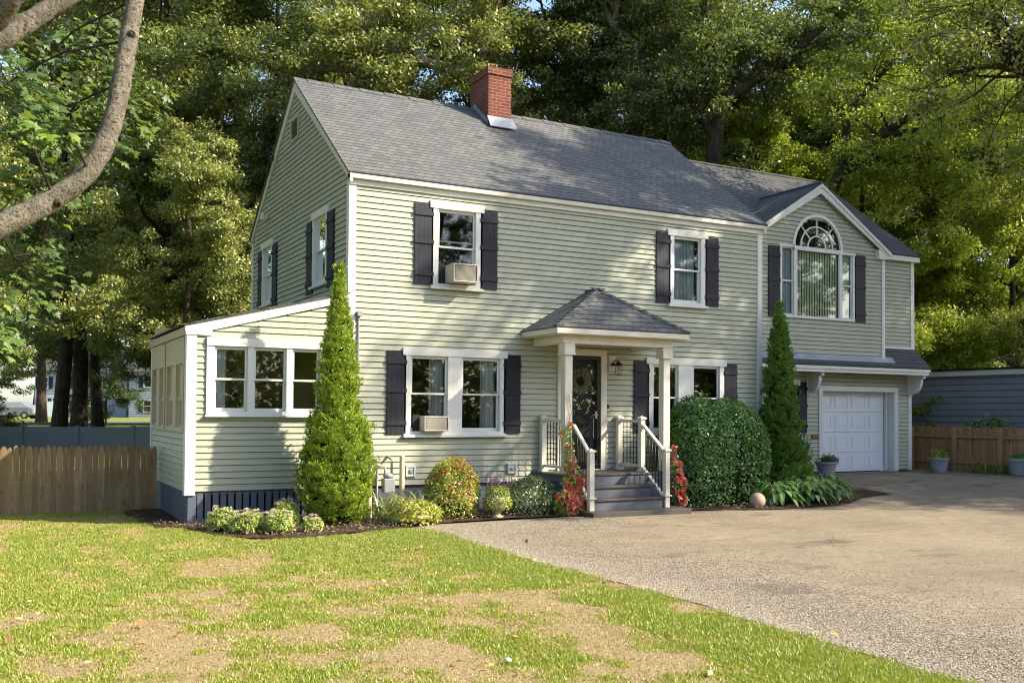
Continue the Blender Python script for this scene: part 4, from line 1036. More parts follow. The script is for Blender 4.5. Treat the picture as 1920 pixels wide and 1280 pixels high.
# ================================================================== things on and round the house
def conditioner(u0, u1, z0, z1, d1, label):
    e = empty('air_conditioner', ((u0+u1)/2, -.05, z0), label, 'air conditioner')
    m = MB(); m.frame(FR, u0, u1, z0, z1, -.05, d1, .02, .02, .02, .02, MT['ac']); m.box(FR, u0+.02, u1-.02, -.05, d1-.03, z0+.02, z1-.02, MT['grille']); o = m.build('case', e, bevel=.006)
    m = MB(); n = 16
    for i in range(n):
        z = z0+.035+(z1-z0-.07)*i/(n-1); m.box(FR, u0+.04, u1-.04, d1-.028, d1-.012, z-.003, z+.003, MT['ac'])
    for i in range(22):
        u = u0+.04+(u1-u0-.08)*i/21; m.box(FR, u-.0015, u+.0015, d1-.030, d1-.02, z0+.03, z1-.03, MT['ac'])
    g = m.build('grille', e)
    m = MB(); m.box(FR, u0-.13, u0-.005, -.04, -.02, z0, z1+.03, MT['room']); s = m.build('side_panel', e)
    for c in (o, g, s): c.location = -Vector(e.location)
conditioner(1.80, 2.28, 3.74, 4.06, .34, 'weathered window air conditioner jutting far out of the upper-floor window')
conditioner(1.33, 1.80, 1.10, 1.36, .20, 'beige window air conditioner in the lower double window, near the ground')
def at_origin(e, *cs):
    for c in cs: c.location = -Vector(e.location)

# lantern beside the door
e = empty('wall_lantern', (5.44, 0, 2.3), 'black carriage lantern on a cream block beside the front door', 'lantern')
m = MB(); m.box(FR, 5.30, 5.47, .0, .035, 2.26, 2.56, MT['cream']); a = m.build('mounting_block', e, bevel=.006)
m = MB(); m.lathe([(.055, 0), (.055, .03), (.03, .05)], (5.38, -.06, 2.36), BK, 12); m.tube([(5.385, -.035, 2.42), (5.41, -.10, 2.47), (5.44, -.15, 2.44)], .012, BK)
m.lathe([(.085, 0), (.06, .05), (.02, .075), (.012, .10)], (5.44, -.16, 2.36), BK, 4)
for sx in (-1, 1):
    for sy in (-1, 1): m.tube([(5.44+sx*.052, -.16+sy*.052, 2.37), (5.44+sx*.038, -.16+sy*.038, 2.18)], .006, BK, 5)
m.lathe([(.055, 0), (.055, .012)], (5.44, -.16, 2.168), BK, 4); b_ = m.build('lantern_frame', e)
m = MB(); m.lathe([(.012, 0), (.02, .05), (.008, .08)], (5.44, -.16, 2.22), MT['plate'], 10); c_ = m.build('bulb', e); at_origin(e, a, b_, c_)

# wreath on the storm door
wr = np.random.RandomState(5); n = 1900; t = wr.uniform(0, 2*np.pi, n); rr_ = .155+wr.normal(0, .03, n)
P = np.stack([4.61+rr_*np.cos(t), -.05-np.abs(wr.normal(0, .018, n)), 2.04+rr_*np.sin(t)], 1)
Td = np.stack([np.cos(t+.9), -.3+0*t, np.sin(t+.9)], 1)
e = empty('door_wreath', (4.61, -.04, 2.04), 'round dried twig wreath hanging on the glass of the black door', 'wreath')
o = link('twigs', leafmesh('twigs', P, np.tile([0, -1., 0], (n, 1)), .07, .018, L['wreath'], wr.uniform(0, 1, n), rs=wr, jit=.8, Tdir=Td), e, -Vector(e.location))
m = MB(); ring = [(4.61+.15*math.cos(q*math.pi/12), -.05, 2.04+.15*math.sin(q*math.pi/12)) for q in range(25)]; m.tube(ring, .02, MT['bark'], 6, False); o2 = m.build('ring', e); at_origin(e, o2)

# gas meter with its pipes
e = empty('gas_meter', (.62, -.22, .05), 'grey gas meter with pipes standing at the wall right of the tall arborvitae', 'gas meter')
m = MB(); m.box(WORLD, .56, .76, -.30, -.14, .06, .30, MT['metal']); m.lathe([(.07, 0), (.09, .03), (.09, .06), (.05, .09)], (.66, -.22, .30), MT['metal'], 16); a = m.build('meter_body', e, bevel=.02)
m = MB(); m.tube([(.60, -.22, .3), (.60, -.22, .50), (.46, -.22, .50), (.46, -.2, -.35)], .022, MT['metal']); m.tube([(.72, -.22, .3), (.72, -.22, .62), (.72, -.0, .66)], .022, MT['metal'])
m.lathe([(.06, 0), (.075, .02), (.075, .035), (.03, .06)], (.46, -.22, .50), MT['metal'], 16); b_ = m.build('pipe', e, smooth=True)
at_origin(e, a, b_)
for x_, y_, z_, lab in ((.285, -.32, .66, 'cream bollard pipe hard against the tall arborvitae'), (.87, -.32, .70, 'cream bollard pipe between the gas meter and the white outlet box')):
    m = MB(); m.tube([(0, 0, 0), (0, 0, z_+.36)], .045, MT['pvc'], 16); o = m.build('bollard', smooth=False, bevel=.006); o.location = (x_, y_, -.37); props(o, lab, 'bollard', 'bollards guarding the gas meter')

# ------------------------------------------------------------------ fences
def picket_fence(name, p0, p1, z0, z1, mat, label, posts, post_side, point=.09, wpk=.092, gap=.006, rails=(), post_m=None, seed=1, group=None):
    e = empty(name, (p0[0], p0[1], z0), label, 'fence', group)
    A = Vector((p0[0], p0[1], 0)); B = Vector((p1[0], p1[1], 0)); D = (B-A); Ln = D.length; D.normalize(); Nn = Vector((-D.y, D.x, 0))*post_side
    fr = lambda u, d, z: tuple(A+D*u+Nn*d+Vector((0, 0, z))-Vector(e.location))
    rs = random.Random(seed); m = MB(); u = 0
    while u < Ln:
        w2 = wpk*rs.uniform(.85, 1.05); g = gap*rs.uniform(.3, 2.2); zt = z1+rs.uniform(-.02, .02); d = rs.uniform(-.004, .004); t = rs.random()
        zb = z0+rs.uniform(-.01, .02); ti = rs.uniform(-.006, .006)
        prof = [(u, zb), (u+w2, zb), (u+w2+ti, zt-point), (u+w2*.82+ti, zt-point*.35), (u+w2*.5+ti, zt), (u+w2*.18+ti, zt-point*.35), (u+ti, zt-point)]
        pts = [fr(a, d, z) for a, z in prof]; off = Nn*(-.020); m.prism(pts, tuple(off), mat, t); u += w2+g
    m.build('picket_panel', e, uv=False)
    for r in rails:
        m = MB(); m.box(fr, 0, Ln, .008, .05, r, r+.075, mat, .4); m.build('rail', e, bevel=.004)
    for pu in posts:
        m = MB(); m.box(fr, pu-.045, pu+.045, .052 if rails else .02, .14, z0-.1, z1-.07, post_m or mat, .2); m.mesh([fr(pu-.045, .052, z1-.07), fr(pu+.045, .052, z1-.07), fr(pu+.045, .14, z1-.07), fr(pu-.045, .14, z1-.07), fr(pu, .09, z1-.03)], [(0, 1, 4), (1, 2, 4), (2, 3, 4), (3, 0, 4)], post_m or mat)
        m.build('post', e, bevel=.004)
    return e
picket_fence('picket_fence', (-12.5, 3.05), (-2.72, 2.74), -.37, .80, MT['picket'], 'weathered round-topped wooden stockade fence running left from the sunroom', [], 1, .07, .098, .005, seed=4)
picket_fence('picket_fence', (17.05, 9.0), (17.85, -6.5), -.08, 1.14, MT['picket2'], 'brown cedar picket fence with grey posts and rails beyond the garage', [4.2, 6.3, 7.6, 8.9, 11.2, 13.4], -1, .06, .075, .004, rails=(.16, .84), post_m=MT['picket2'], seed=8)
# grey vinyl fence further left
e = empty('vinyl_fence', (-8.4, 25.6, -.6), 'long plain grey vinyl panel fence behind the wooden stockade fence', 'fence')
A = Vector((-14.9, 29.6, 0)); B = Vector((3.2, 19.0, 0)); Dv = (B-A).normalized(); Nv = Vector((-Dv.y, Dv.x, 0)); Lf = (B-A).length
fr = lambda u, d, z: tuple(A+Dv*u+Nv*d+Vector((0, 0, z))-Vector(e.location))
u = 0; k = 0
while u < Lf:
    zt = .70+.012*u/2; m = MB(); m.box(fr, u-.065, u+.065, -.065, .065, -1, zt+.05, MT['vinyl']); m.build('post', e, bevel=.01)
    m = MB(); m.box(fr, u+.066, u+1.97, -.02, .02, -1, zt-.02, MT['vinyl']); m.box(fr, u+.066, u+1.97, -.03, .03, zt-.018, zt+.015, MT['vinyl'])
    for j in range(1, 12): m.box(fr, u+.066+j*.16, u+.070+j*.16, .0, .0225, -1, zt-.03, MT['vinyl'])
    m.build('panel', e); u += 2.04

# neighbour's long grey outbuilding on the right
e = empty('outbuilding', (20.9, 2, 0), 'long low grey clapboard outbuilding behind the picket fence on the right', 'building')
m = MB(); fr = lambda u, d, z: (20.9-d, u, z)
courses(fr, -.3, 2.66, lambda z: (-14, 13), c=.19, m=MT['greyside'], mb=m, dd=.022)
m.box(WORLD, 20.93, 26, -14, 13, -.5, 2.6, MT['greyside']); a = m.build('wall', e, recalc=False)
m = MB(); m.box(WORLD, 20.72, 26.4, -14.3, 13.3, 2.80, 2.86, BK); b_ = m.build('roof', e)
m = MB(); m.box(WORLD, 20.76, 20.82, -14.25, 13.25, 2.64, 2.798, MT['nbtrim']); c_ = m.build('fascia', e); at_origin(e, a, b_, c_)

# distant pale houses, seen under the trees at the left
def far_house(x0, y0, dx, dy, label, wins, garage=None, h=5.6, col='nbwhite'):
    e = empty('neighbor_house', (x0, y0, .4), label, 'house')
    A = Vector((x0, y0, 0)); D = Vector((dx, dy, 0)); Ln = D.length; D.normalize(); Nn = Vector((D.y, -D.x, 0))
    fr = lambda u, d, z: tuple(A+D*u+Nn*d+Vector((0, 0, z))-Vector(e.location))
    m = MB(); courses(fr, .4, h, lambda z: (0, Ln), c=.25, m=MT[col], mb=m, dd=.03); m.box(fr, .05, Ln-.05, -8, -.05, 0, h, MT[col]); m.build('wall', e)
    m = MB(); m.prism([fr(-.4, .4, h), fr(-.4, -4, h+2.6), fr(-.4, -8.4, h)], tuple(D*(Ln+.8)), MT['shingle2']); m.build('roof', e)
    for (u, z) in wins:
        m = MB(); m.frame(fr, u, u+.95, z, z+1.35, .0, .08, .08, .08, .08, .1, MT['nbtrim']); m.box(fr, u+.08, u+.87, .02, .04, z+.08, z+1.25, MT['room']); m.box(fr, u+.08, u+.87, .045, .06, z+.65, z+.7, MT['nbtrim']); m.build('window', e)
        for q in (-.48, .97):
            m = MB(); m.box(fr, u+q, u+q+.46, .02, .07, z, z+1.35, SH); m.build('shutter', e)
    if garage is not None:
        m = MB(); m.frame(fr, garage, garage+2.9, .4, 2.9, .0, .1, .15, .15, .01, .15, MT['nbtrim']); m.box(fr, garage+.15, garage+2.75, .01, .05, .4, 2.75, MT['garage']); m.build('garage_door', e)
        m = MB(); [m.box(fr, garage+.4+i*.6, garage+.85+i*.6, .051, .06, 2.25, 2.6, MT['room']) for i in range(4)]; m.build('door_window', e)
    return e
far_house(-1.0, 107.0, 9.2, -4.9, 'pale two-storey house with a white garage door, far left beneath the trees', [(3.0, 1.0), (3.0, 3.7), (6.8, 1.0), (6.8, 3.7), (.6, 3.7)], .5)
far_house(8.0, 98.0, 13.0, -6.8, 'bluish white far house with dark shutters, seen beside the sunroom corner', [(1.6, 1.1), (1.6, 3.8), (5.5, 1.1), (5.5, 3.8), (9.2, 1.1), (9.2, 3.8)], None)

# parked car far down the street
def car(loc, rz, label):
    e = empty('parked_car', loc, label, 'car'); e.rotation_euler = (0, 0, rz)
    V = []; prof = [(-2.3, .42), (-2.35, .78), (-2.2, .98), (-1.1, 1.05), (-.45, 1.52), (1.1, 1.55), (1.95, 1.08), (2.3, .98), (2.35, .45), (1.9, .30), (-1.9, .30)]
    m = MB(); n = len(prof); ys = [(-.90, .93), (-.80, 1), (.80, 1), (.90, .93)]
    for y, s in ys:
        for (x, z) in prof:
            tap = .72 if z > 1.2 else 1; V.append((x*s, y*tap, z))
    F = [(j*n+i, j*n+(i+1) % n, (j+1)*n+(i+1) % n, (j+1)*n+i) for j in range(3) for i in range(n)]+[tuple(range(n))[::-1], tuple(3*n+i for i in range(n))]
    m.mesh(V, F, MT['carpaint']); m.build('body', e, bevel=.06, smooth=False)
    m = MB()
    for s in (-1, 1):
        m.prism([(-.95, s*.80, 1.08), (-.42, s*.66, 1.45), (1.0, s*.66, 1.47), (1.6, s*.80, 1.1)], (0, s*.02, 0), MT['room'])
    m.prism([(-1.13, -.62, 1.09), (-1.13, .62, 1.09), (-.52, .55, 1.48), (-.52, -.55, 1.48)], (-.03, 0, .03), MT['room']); m.build('car_window', e)
    for x in (-1.45, 1.45):
        for s in (-1, 1):
            m = MB(); cyl = [(x+.33*math.cos(a*math.pi/9), s*.93, .33+.33*math.sin(a*math.pi/9)) for a in range(18)]; m.prism(cyl, (0, -s*.22, 0), MT['tyre']); wh = m.build('wheel', e)
            m = MB(); cyl = [(x+.19*math.cos(a*math.pi/9), s*.935, .33+.19*math.sin(a*math.pi/9)) for a in range(18)]; m.prism(cyl, (0, -s*.05, 0), MT['metal']); m.build('rim', wh)
    return e
car((-3.6, 84.0, .48), -.45, 'silver car parked in the street at the far left')
m = MB(); m.tube([(0, 0, 0), (0, 0, 1.0)], .03, MT['orange'], 8); o = m.build('marker_stake'); o.location = (6.9, 68, .45); props(o, 'thin orange marker stake by the far street', 'stake')
m = MB(); m.tube([(0, 0, 0), (.05, 0, 4.6)], .10, MT['redpot'], 10); o = m.build('utility_pole'); o.location = (9.6, 66.4, .45); props(o, 'short reddish brown pole in front of the bluish white far house', 'pole')

# service cable to the house
def sag(a, b, s, n=18):
    a, b = Vector(a), Vector(b); return [tuple(a+(b-a)*(i/n)-Vector((0, 0, s*4*(i/n)*(1-i/n)))) for i in range(n+1)]
m = MB(); m.tube(sag((-.14, 5.0, 6.86), (-3.2, -1.3, 9.9), .25), .011, MT['wire'], 6); m.tube(sag((-3.2, -1.3, 9.9), (-9, -14, 12), .4), .011, MT['wire'], 6)
props(m.build('service_cable', smooth=True), 'thin dark service cable dropping to the upper left roof edge', 'cable')
#=====PLANTS=====
# ------------------------------------------------------------------ arborvitae
def arborvitae(loc, prof, mat, label, seed, n=52000, bulge=0.):
    """prof: list of (z, radius) ; vertical sprays of scale leaves over a dense twiggy heart"""
    rs = np.random.RandomState(seed); z0 = loc[2]
    zs = np.array([p[0] for p in prof]); rd = np.array([p[1] for p in prof]); H = zs[-1]
    ns = n//34
    # sprays: centre points on the surface, area weighted
    zt = np.linspace(0, H, 400); r = np.interp(zt, zs, rd); cdf = np.cumsum(r+.03); cdf /= cdf[-1]
    z = np.interp(rs.uniform(0, 1, ns), cdf, zt); th = rs.uniform(0, 2*np.pi, ns); R = np.interp(z, zs, rd)
    lump = 1+(.20*(fbm(th*1.7+seed, z*2.1, 3)-.5)+.17*(fbm(th*4.5+seed, z*6, 2)-.5))*2+bulge*np.exp(-((z-.75)/.35)**2)*np.clip(np.cos(th-3.6), 0, 1)
    R = R*lump*rs.uniform(.72, 1.04, ns)*np.where(rs.uniform(0, 1, ns) < .03, 1.16, 1)
    R = np.where(fbm(th*3.3+seed, z*4.5+seed, 3) < .36, R*.72, R)
    C = np.stack([R*np.cos(th), R*np.sin(th), z], 1)
    out = np.stack([np.cos(th), np.sin(th), 0*th], 1)
    m = 34; i = np.repeat(np.arange(ns), m); q = rs.uniform(0, 1, ns*m)
    side = np.stack([-np.sin(th+rs.normal(0, .9, ns)), np.cos(th), 0*th], 1); side = unit(side)
    fan = rs.normal(0, .42, ns*m); ln = rs.uniform(.02, .115, ns*m)*np.repeat(rs.uniform(.7, 1.2, ns), m)
    upv = unit(np.array([0, 0, 1.])+.55*out+rs.normal(0, .16, (ns, 3)))
    dirn = unit(upv[i]*np.cos(fan)[:, None]+side[i]*np.sin(fan)[:, None])
    P = C[i]+dirn*ln[:, None]
    N = unit(np.cross(dirn, side[i])+rs.normal(0, .25, P.shape))
    tint = np.clip(.15+.5*np.repeat(fbm(th*2.5, z*3, 3), m)+ln*2.6+rs.normal(0, .10, ns*m), 0, 1)
    V, F = leafquads(P, N, .040, .017, jit=.25, rs=rs, Tdir=dirn*2)
    e = empty('arborvitae', loc, label, 'evergreen shrub')
    link('foliage', np_mesh('foliage', V, F, mat, np.repeat(tint, 4)), e)
    mb = MB(); k = 20; rows = []
    for zz in np.linspace(.0, H*.93, 26):
        rr = np.interp(zz, zs, rd)*.74
        rows.append([(rr*math.cos(2*math.pi*a/k)*(1+.1*math.sin(a*3+zz*9)), rr*math.sin(2*math.pi*a/k)*(1+.1*math.cos(a*2+zz*7)), zz) for a in range(k)])
    Vc = [p for r_ in rows for p in r_]; Fc = [(j*k+a, j*k+(a+1) % k, (j+1)*k+(a+1) % k, (j+1)*k+a) for j in range(25) for a in range(k)]
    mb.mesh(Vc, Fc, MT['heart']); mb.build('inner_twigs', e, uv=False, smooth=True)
    mb = MB(); mb.tube([(0, 0, -.15), (0, 0, H*.8)], [.06, .01], MT['bark'], 8); mb.build('trunk', e)
    return e
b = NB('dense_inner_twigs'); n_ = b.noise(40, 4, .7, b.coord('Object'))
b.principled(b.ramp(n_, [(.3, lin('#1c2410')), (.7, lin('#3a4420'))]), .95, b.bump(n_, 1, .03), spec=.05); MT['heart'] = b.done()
arborvitae((-.47, -.92, -.36), [(0, .33), (.15, .42), (.5, .49), (1.0, .49), (1.35, .47), (1.58, .42), (1.74, .30), (2.1, .285), (2.6, .235), (3.1, .145), (3.55, .07), (3.9, .02), (4.12, .004)], L['thuja'],
           'tall sunlit arborvitae, wide below and narrow above, at the corner of the sunroom', 11, 130000, .22)
arborvitae((9.45, -.35, -.22), [(0, .56), (.3, .64), (.8, .54), (1.4, .41), (2.1, .31), (2.8, .22), (3.4, .13), (3.85, .04), (3.98, .01)], L['thujad'],
           'dark slender cone-shaped arborvitae between the big round hedge and the garage', 12, 90000)

# ------------------------------------------------------------------ leafy shrubs
def shrub(name, loc, rx, ry, rz, mat, label, cat, n, ln, wd, seed, shell=.55, lump=.14, square=0., jit=.7, top=None, mat2=None, frac2=0., core=.72, twig=None, group=None, blob=True, tint0=0.):
    rs = np.random.RandomState(seed)
    d = unit(rs.normal(0, 1, (n, 3))); d[:, 2] = np.abs(d[:, 2])*1.0-rs.uniform(0, .42, n)*(rs.uniform(0, 1, n) < .45); d = unit(d)
    th = np.arctan2(d[:, 1], d[:, 0]); ph = d[:, 2]
    k = 1+lump*2*(fbm(th*1.9+seed, ph*3.1+seed, 4)-.5)
    k *= rs.uniform(shell, 1.03, n)**.45
    s = np.array([rx, ry, rz])
    if square: d = np.sign(d)*np.abs(d)**(1-square); 
    P = d*s*k[:, None]; P[:, 2] += rz*.36; P = P[P[:, 2] > -.02]; 
    m_ = len(P); N = unit(P/s-np.array([0, 0, .2]))+np.array([0, 0, .35])
    tint = np.clip(tint0+.5+.45*(fbm(P[:, 0]*5+seed, P[:, 2]*5+P[:, 1]*3, 3)-.5)*2+rs.normal(0, .16, m_), 0, 1)
    e = empty(name, loc, label, cat, group)
    if mat2 is not None:
        tip = (rs.uniform(0, 1, m_) < frac2*np.clip(fbm(P[:, 0]*6+3, P[:, 2]*6+P[:, 1]*4, 2)*4-1.6, 0, 1)) & (P[:, 2] > rz*.35)
        link('shoots', leafmesh('shoots', P[tip]*1.03, N[tip], ln, wd, mat2, tint[tip], rs=rs, jit=jit), e); P, N, tint = P[~tip], N[~tip], tint[~tip]
    link('foliage', leafmesh('foliage', P, N, ln, wd, mat, tint, rs=rs, jit=jit, droop=.25), e)
    lines = []
    for i in range(twig or 26):
        a = rs.uniform(0, 6.28); q = unit(np.array([[math.cos(a)*rx, math.sin(a)*ry, rz*rs.uniform(.5, 1.8)]]))[0]
        tip_ = q*np.array([rx, ry, rz])*.85; tip_[2] += rz*.3
        lines.append(([(q[0]*.03, q[1]*.03, -.05), tuple(tip_*.5+rs.normal(0, .02, 3)), tuple(tip_)], [.011, .007, .003]))
    V, F = tubes(lines, 5); link('stems', np_mesh('stems', V, F, MT['bark']), e)
    if blob:
        mb = MB(); k = 16; rows = []
        for j in range(9):
            a = math.pi/2*j/8; rr = math.cos(a)*core if j else core*.85
            rows.append([(rx*rr*math.cos(2*math.pi*t/k)*(1+.08*math.sin(t*2.3+j)), ry*rr*math.sin(2*math.pi*t/k)*(1+.08*math.cos(t*1.7+j)), (rz*core*math.sin(a)+rz*.30) if j else 0) for t in range(k)])
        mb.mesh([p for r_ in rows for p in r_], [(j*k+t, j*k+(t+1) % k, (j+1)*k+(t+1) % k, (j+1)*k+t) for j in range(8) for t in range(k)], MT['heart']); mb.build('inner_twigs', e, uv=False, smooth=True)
    return e
shrub('round_hedge', (7.42, -.62, -.30), 1.17, .80, 1.50, L['hedge'], 'big round clipped burning bush right of the front steps', 'hedge', 44000, .062, .032, 21, .6, .10, .27, twig=40, core=.84)
shrub('flowering_shrub', (1.56, -.88, -.33), .47, .42, .74, L['andro'], 'rounded yellow-green shrub with orange shoots below the double window', 'shrub', 15000, .05, .017, 22, .5, .12, .05, mat2=L['orange'], frac2=.33, core=.72)
shrub('variegated_shrub', (3.02, -.92, -.33), .55, .42, .48, L['varieg'], 'low white-edged variegated shrub left of the red climbing flowers', 'shrub', 15000, .042, .019, 23, .4, .14, .1, core=.7)
shrub('gold_shrub', (.62, -1.55, -.33), .42, .30, .27, L['euon'], 'small golden leaved shrub growing among the sword leaves', 'shrub', 4200, .05, .026, 24, .3, .3, core=.5)
# stonecrop clumps
def stonecrop(loc, r, h, label, seed, nb=16):
    e = shrub('stonecrop', loc, r, r*.9, h, L['sedum'], label, 'garden plant', int(3300*(r/.2)**1.3), .034, .022, seed, .3, .28, core=.5, group='stonecrop clumps along the front bed', blob=True)
    rs = np.random.RandomState(seed+5); P = []; N = []; st = []
    for i in range(nb):
        a = rs.uniform(0, 6.28); q = math.sqrt(rs.uniform(0, 1))*r*.85; c = np.array([q*math.cos(a), q*math.sin(a), h*1.35*(1-.35*(q/r)**2)+rs.uniform(.0, .06)])
        st.append(([(c[0]*.6, c[1]*.6, h*.4), tuple(c)], .004)); n = 60
        P.append(c+rs.normal(0, 1, (n, 3))*np.array([.020, .020, .007])); N.append(np.tile([0, 0, 1.], (n, 1)))
    P = np.concatenate(P); N = np.concatenate(N)
    link('blooms', leafmesh('blooms', P, N, .014, .011, L['bloom'], rs.uniform(0, 1, len(P)), rs=rs), e)
    V, F = tubes(st, 4); link('flower_stems', np_mesh('flower_stems', V, F, L['sedum'], np.full(len(V), .4)), e)
for (x, y, r, h, lab, sd) in ((-2.27, -1.05, .24, .23, 'pale stonecrop clump nearest the sunroom corner, leftmost in the bed', 31), (-1.98, -1.50, .27, .22, 'widest stonecrop clump, second from the left in the bed', 32),
                              (-1.62, -1.72, .23, .22, 'stonecrop clump in front of the slatted skirt, right of the widest one', 33), (-1.30, -.98, .22, .28, 'darker stonecrop clump set back against the slatted skirt', 34), (-1.12, -1.80, .15, .15, 'smallest stonecrop clump, nearest the tall arborvitae', 35)):
    stonecrop((x, y, -.33), r, h, lab, sd, 14 if r > .16 else 6)
# sword leaves
rs = np.random.RandomState(41); n = 190
bx = rs.normal(.62, .33, n); by = rs.normal(-1.12, .22, n); a = rs.uniform(0, 6.28, n); tl = rs.uniform(.12, .75, n)
dirs = unit(np.stack([np.cos(a)*tl, np.sin(a)*tl, np.ones(n)], 1))
e = empty('sword_leaf_clump', (.6, -1.1, -.34), 'untidy clump of long arching sword leaves right of the tall arborvitae', 'garden plant')
link('leaves', blades('leaves', np.stack([bx-.6, by+1.1, np.zeros(n)], 1), dirs, rs.uniform(.45, .98, n), rs.uniform(.016, .034, n), L['iris'], rs.uniform(0, 1, n), .9, 6, rs), e)
# hostas
def hosta(loc, r, label, seed, n=110):
    rs = np.random.RandomState(seed); e = empty('hosta', loc, label, 'garden plant', 'hostas at the drive edge')
    V = []; F = []; T = []; st = []
    for i in range(n):
        a = rs.uniform(0, 6.28); el = rs.uniform(.15, 1.25); rr = r*rs.uniform(.35, .95)*(.45+.55*math.cos(el)); zc = .10+.36*math.sin(el)*rs.uniform(.6, 1.1)
        base = np.array([rr*math.cos(a), rr*math.sin(a), zc]); o = np.array([math.cos(a), math.sin(a), 0]); s = np.array([-math.sin(a), math.cos(a), 0]); ln = rs.uniform(.15, .25); wd = ln*rs.uniform(.40, .52)
        ca, sa = math.cos(.25+.5*(1-el)), -math.sin(.25+.9*(1.25-el)*.6)
        st.append(([(0, 0, .0), tuple(base*.55+np.array([0, 0, .05])), tuple(base)], .006)); k = len(V); rows = 7
        for j in range(rows):
            t = j/(rows-1); w = wd*.5*math.sin(math.pi*min(1, t**.72*1.0))**.8 if 0 < t < 1 else .001
            c = base+o*ln*t*ca+np.array([0, 0, 1])*(ln*t*sa-.05*t*t+.03*t)
            for q in (-1, -.5, 0, .5, 1): V.append(c+s*w*q+np.array([0, 0, 1])*(abs(q)*w*.35-.004*(j % 2))); T.append(np.clip(rs.normal(.45, .08)+.12*abs(q), 0, 1))
        for j in range(rows-1):
            for q in range(4): F.append((k+j*5+q, k+j*5+q+1, k+(j+1)*5+q+1, k+(j+1)*5+q))
    link('leaves', np_mesh('leaves', V, F, L['hosta'], np.repeat(np.random.RandomState(seed+1).normal(.5, .18, n), 35), True), e)
    V, F = tubes(st, 4); link('stalks', np_mesh('stalks', V, F, L['hosta'], np.full(len(V), .7)), e)
for (x, y, r, lab, sd) in ((8.35, -1.45, .46, 'hosta clump next to the granite ball', 51), (8.95, -1.6, .50, 'hosta clump in front of the dark arborvitae, nearest the drive', 52), (9.55, -1.45, .52, 'large hosta clump right of the dark arborvitae', 53),
                           (10.05, -1.05, .50, 'rightmost hosta clump, reaching toward the garage', 54), (9.3, -.95, .42, 'hosta clump set back at the foot of the dark arborvitae', 55)):
    hosta((x, y, float(hgt(x, y))+.03), r, lab, sd, 150)

# red climbing flowers
def petals(C, N, r, rs, k=5):
    n = len(C); V = []; N = unit(N); A = unit(np.cross(N, np.array([0, 0, 1.])+rs.normal(0, .1, (n, 3)))); B = np.cross(N, A)
    P = []; NN = []; TD = []
    for i in range(k):
        a = 2*np.pi*i/k; D = A*math.cos(a)+B*math.sin(a); P.append(C+D*r*.1); NN.append(N); TD.append(D*3+N*.8)
    return np.concatenate(P), np.concatenate(NN), np.concatenate(TD)
def climber(loc, shape, label, seed, nl, nf, grp, extra=()):
    rs = np.random.RandomState(seed); e = empty('red_flowering_climber', loc, label, 'climbing plant', grp)
    P = []; 
    for (cx, cy, cz, rx, ry, rz, wgt) in shape:
        k = int(nl*wgt); d = unit(rs.normal(0, 1, (k, 3)))*rs.uniform(.5, 1, (k, 1))**.5; P.append(np.array([cx, cy, cz])+d*np.array([rx, ry, rz]))
    P = np.concatenate(P); N = rs.normal(0, .5, P.shape)+np.array([.2, -.8, .5])
    link('foliage', leafmesh('foliage', P*np.array([1.15, 1, 1]), N, .06, .034, L['andro'] if 'left' in label else L['hedge'], rs.uniform(0, 1, len(P)), rs=rs), e)
    C = []
    for (cx, cy, cz, rx, ry, rz, wgt) in shape:
        k = max(2, int(nf*wgt)); d = unit(rs.normal(0, 1, (k, 3))+np.array([0, -1.1, .2])); C.append(np.array([cx, cy, cz])+d*np.array([rx, ry, rz])*1.05)
    C = np.concatenate(C); N = rs.normal(0, .4, C.shape)+np.array([-.1, -1, .3])
    P, N2, TD = petals(C, N, .04, rs)
    link('flowers', leafmesh('flowers', P, N2, .058, .042, L['red'], np.repeat(rs.uniform(0, 1, len(C)), 5).reshape(len(C), 5).T.ravel(), rs=rs, jit=.12, Tdir=TD, fold=.1), e)
    lines = [(list(x), .006) for x in extra]
    for (cx, cy, cz, rx, ry, rz, wgt) in shape:
        for i in range(4):
            q = rs.normal(0, .5, 3)*np.array([rx, ry, rz]); lines.append(([(rs.normal(0, .04), rs.normal(0, .04), -.02), ((cx+q[0])*.6, (cy+q[1])*.6, (cz+q[2])*.5), (cx+q[0], cy+q[1], cz+q[2])], .005))
    V, F = tubes(lines, 5); link('vines', np_mesh('vines', V, F, L['iris'], np.full(len(V), .6)), e)
climber((3.68, -1.28, -.34), [(-.06, -.05, .20, .27, .22, .28, .60), (.04, .02, .55, .20, .16, .18, .22), (.0, .05, .85, .12, .10, .15, .07), (.02, .12, 1.15, .09, .08, .14, .03), (-.02, .2, 1.38, .10, .08, .13, .03), (.06, .2, 1.5, .07, .06, .08, .02)],
        'red flowering climber left of the steps, winding up the porch post', 61, 2600, 85, 'red climbing flowers beside the steps',
        [[(.02, .05, .9), (.07, .165, 1.2), (.0, .165, 1.5), (.09, .165, 1.8), (.03, .165, 2.1)]])
climber((6.0, -1.22, -.30), [(.06, 0, .15, .17, .14, .15, .25), (.05, 0, .42, .18, .14, .17, .30), (.0, .02, .70, .14, .12, .16, .22), (-.02, .05, .98, .08, .08, .14, .08)],
        'red flowering climber right of the steps, against the round hedge', 62, 1300, 75, 'red climbing flowers beside the steps', [[(-.05, .12, .9), (-.16, .14, 1.15), (0, .16, 1.4)]])

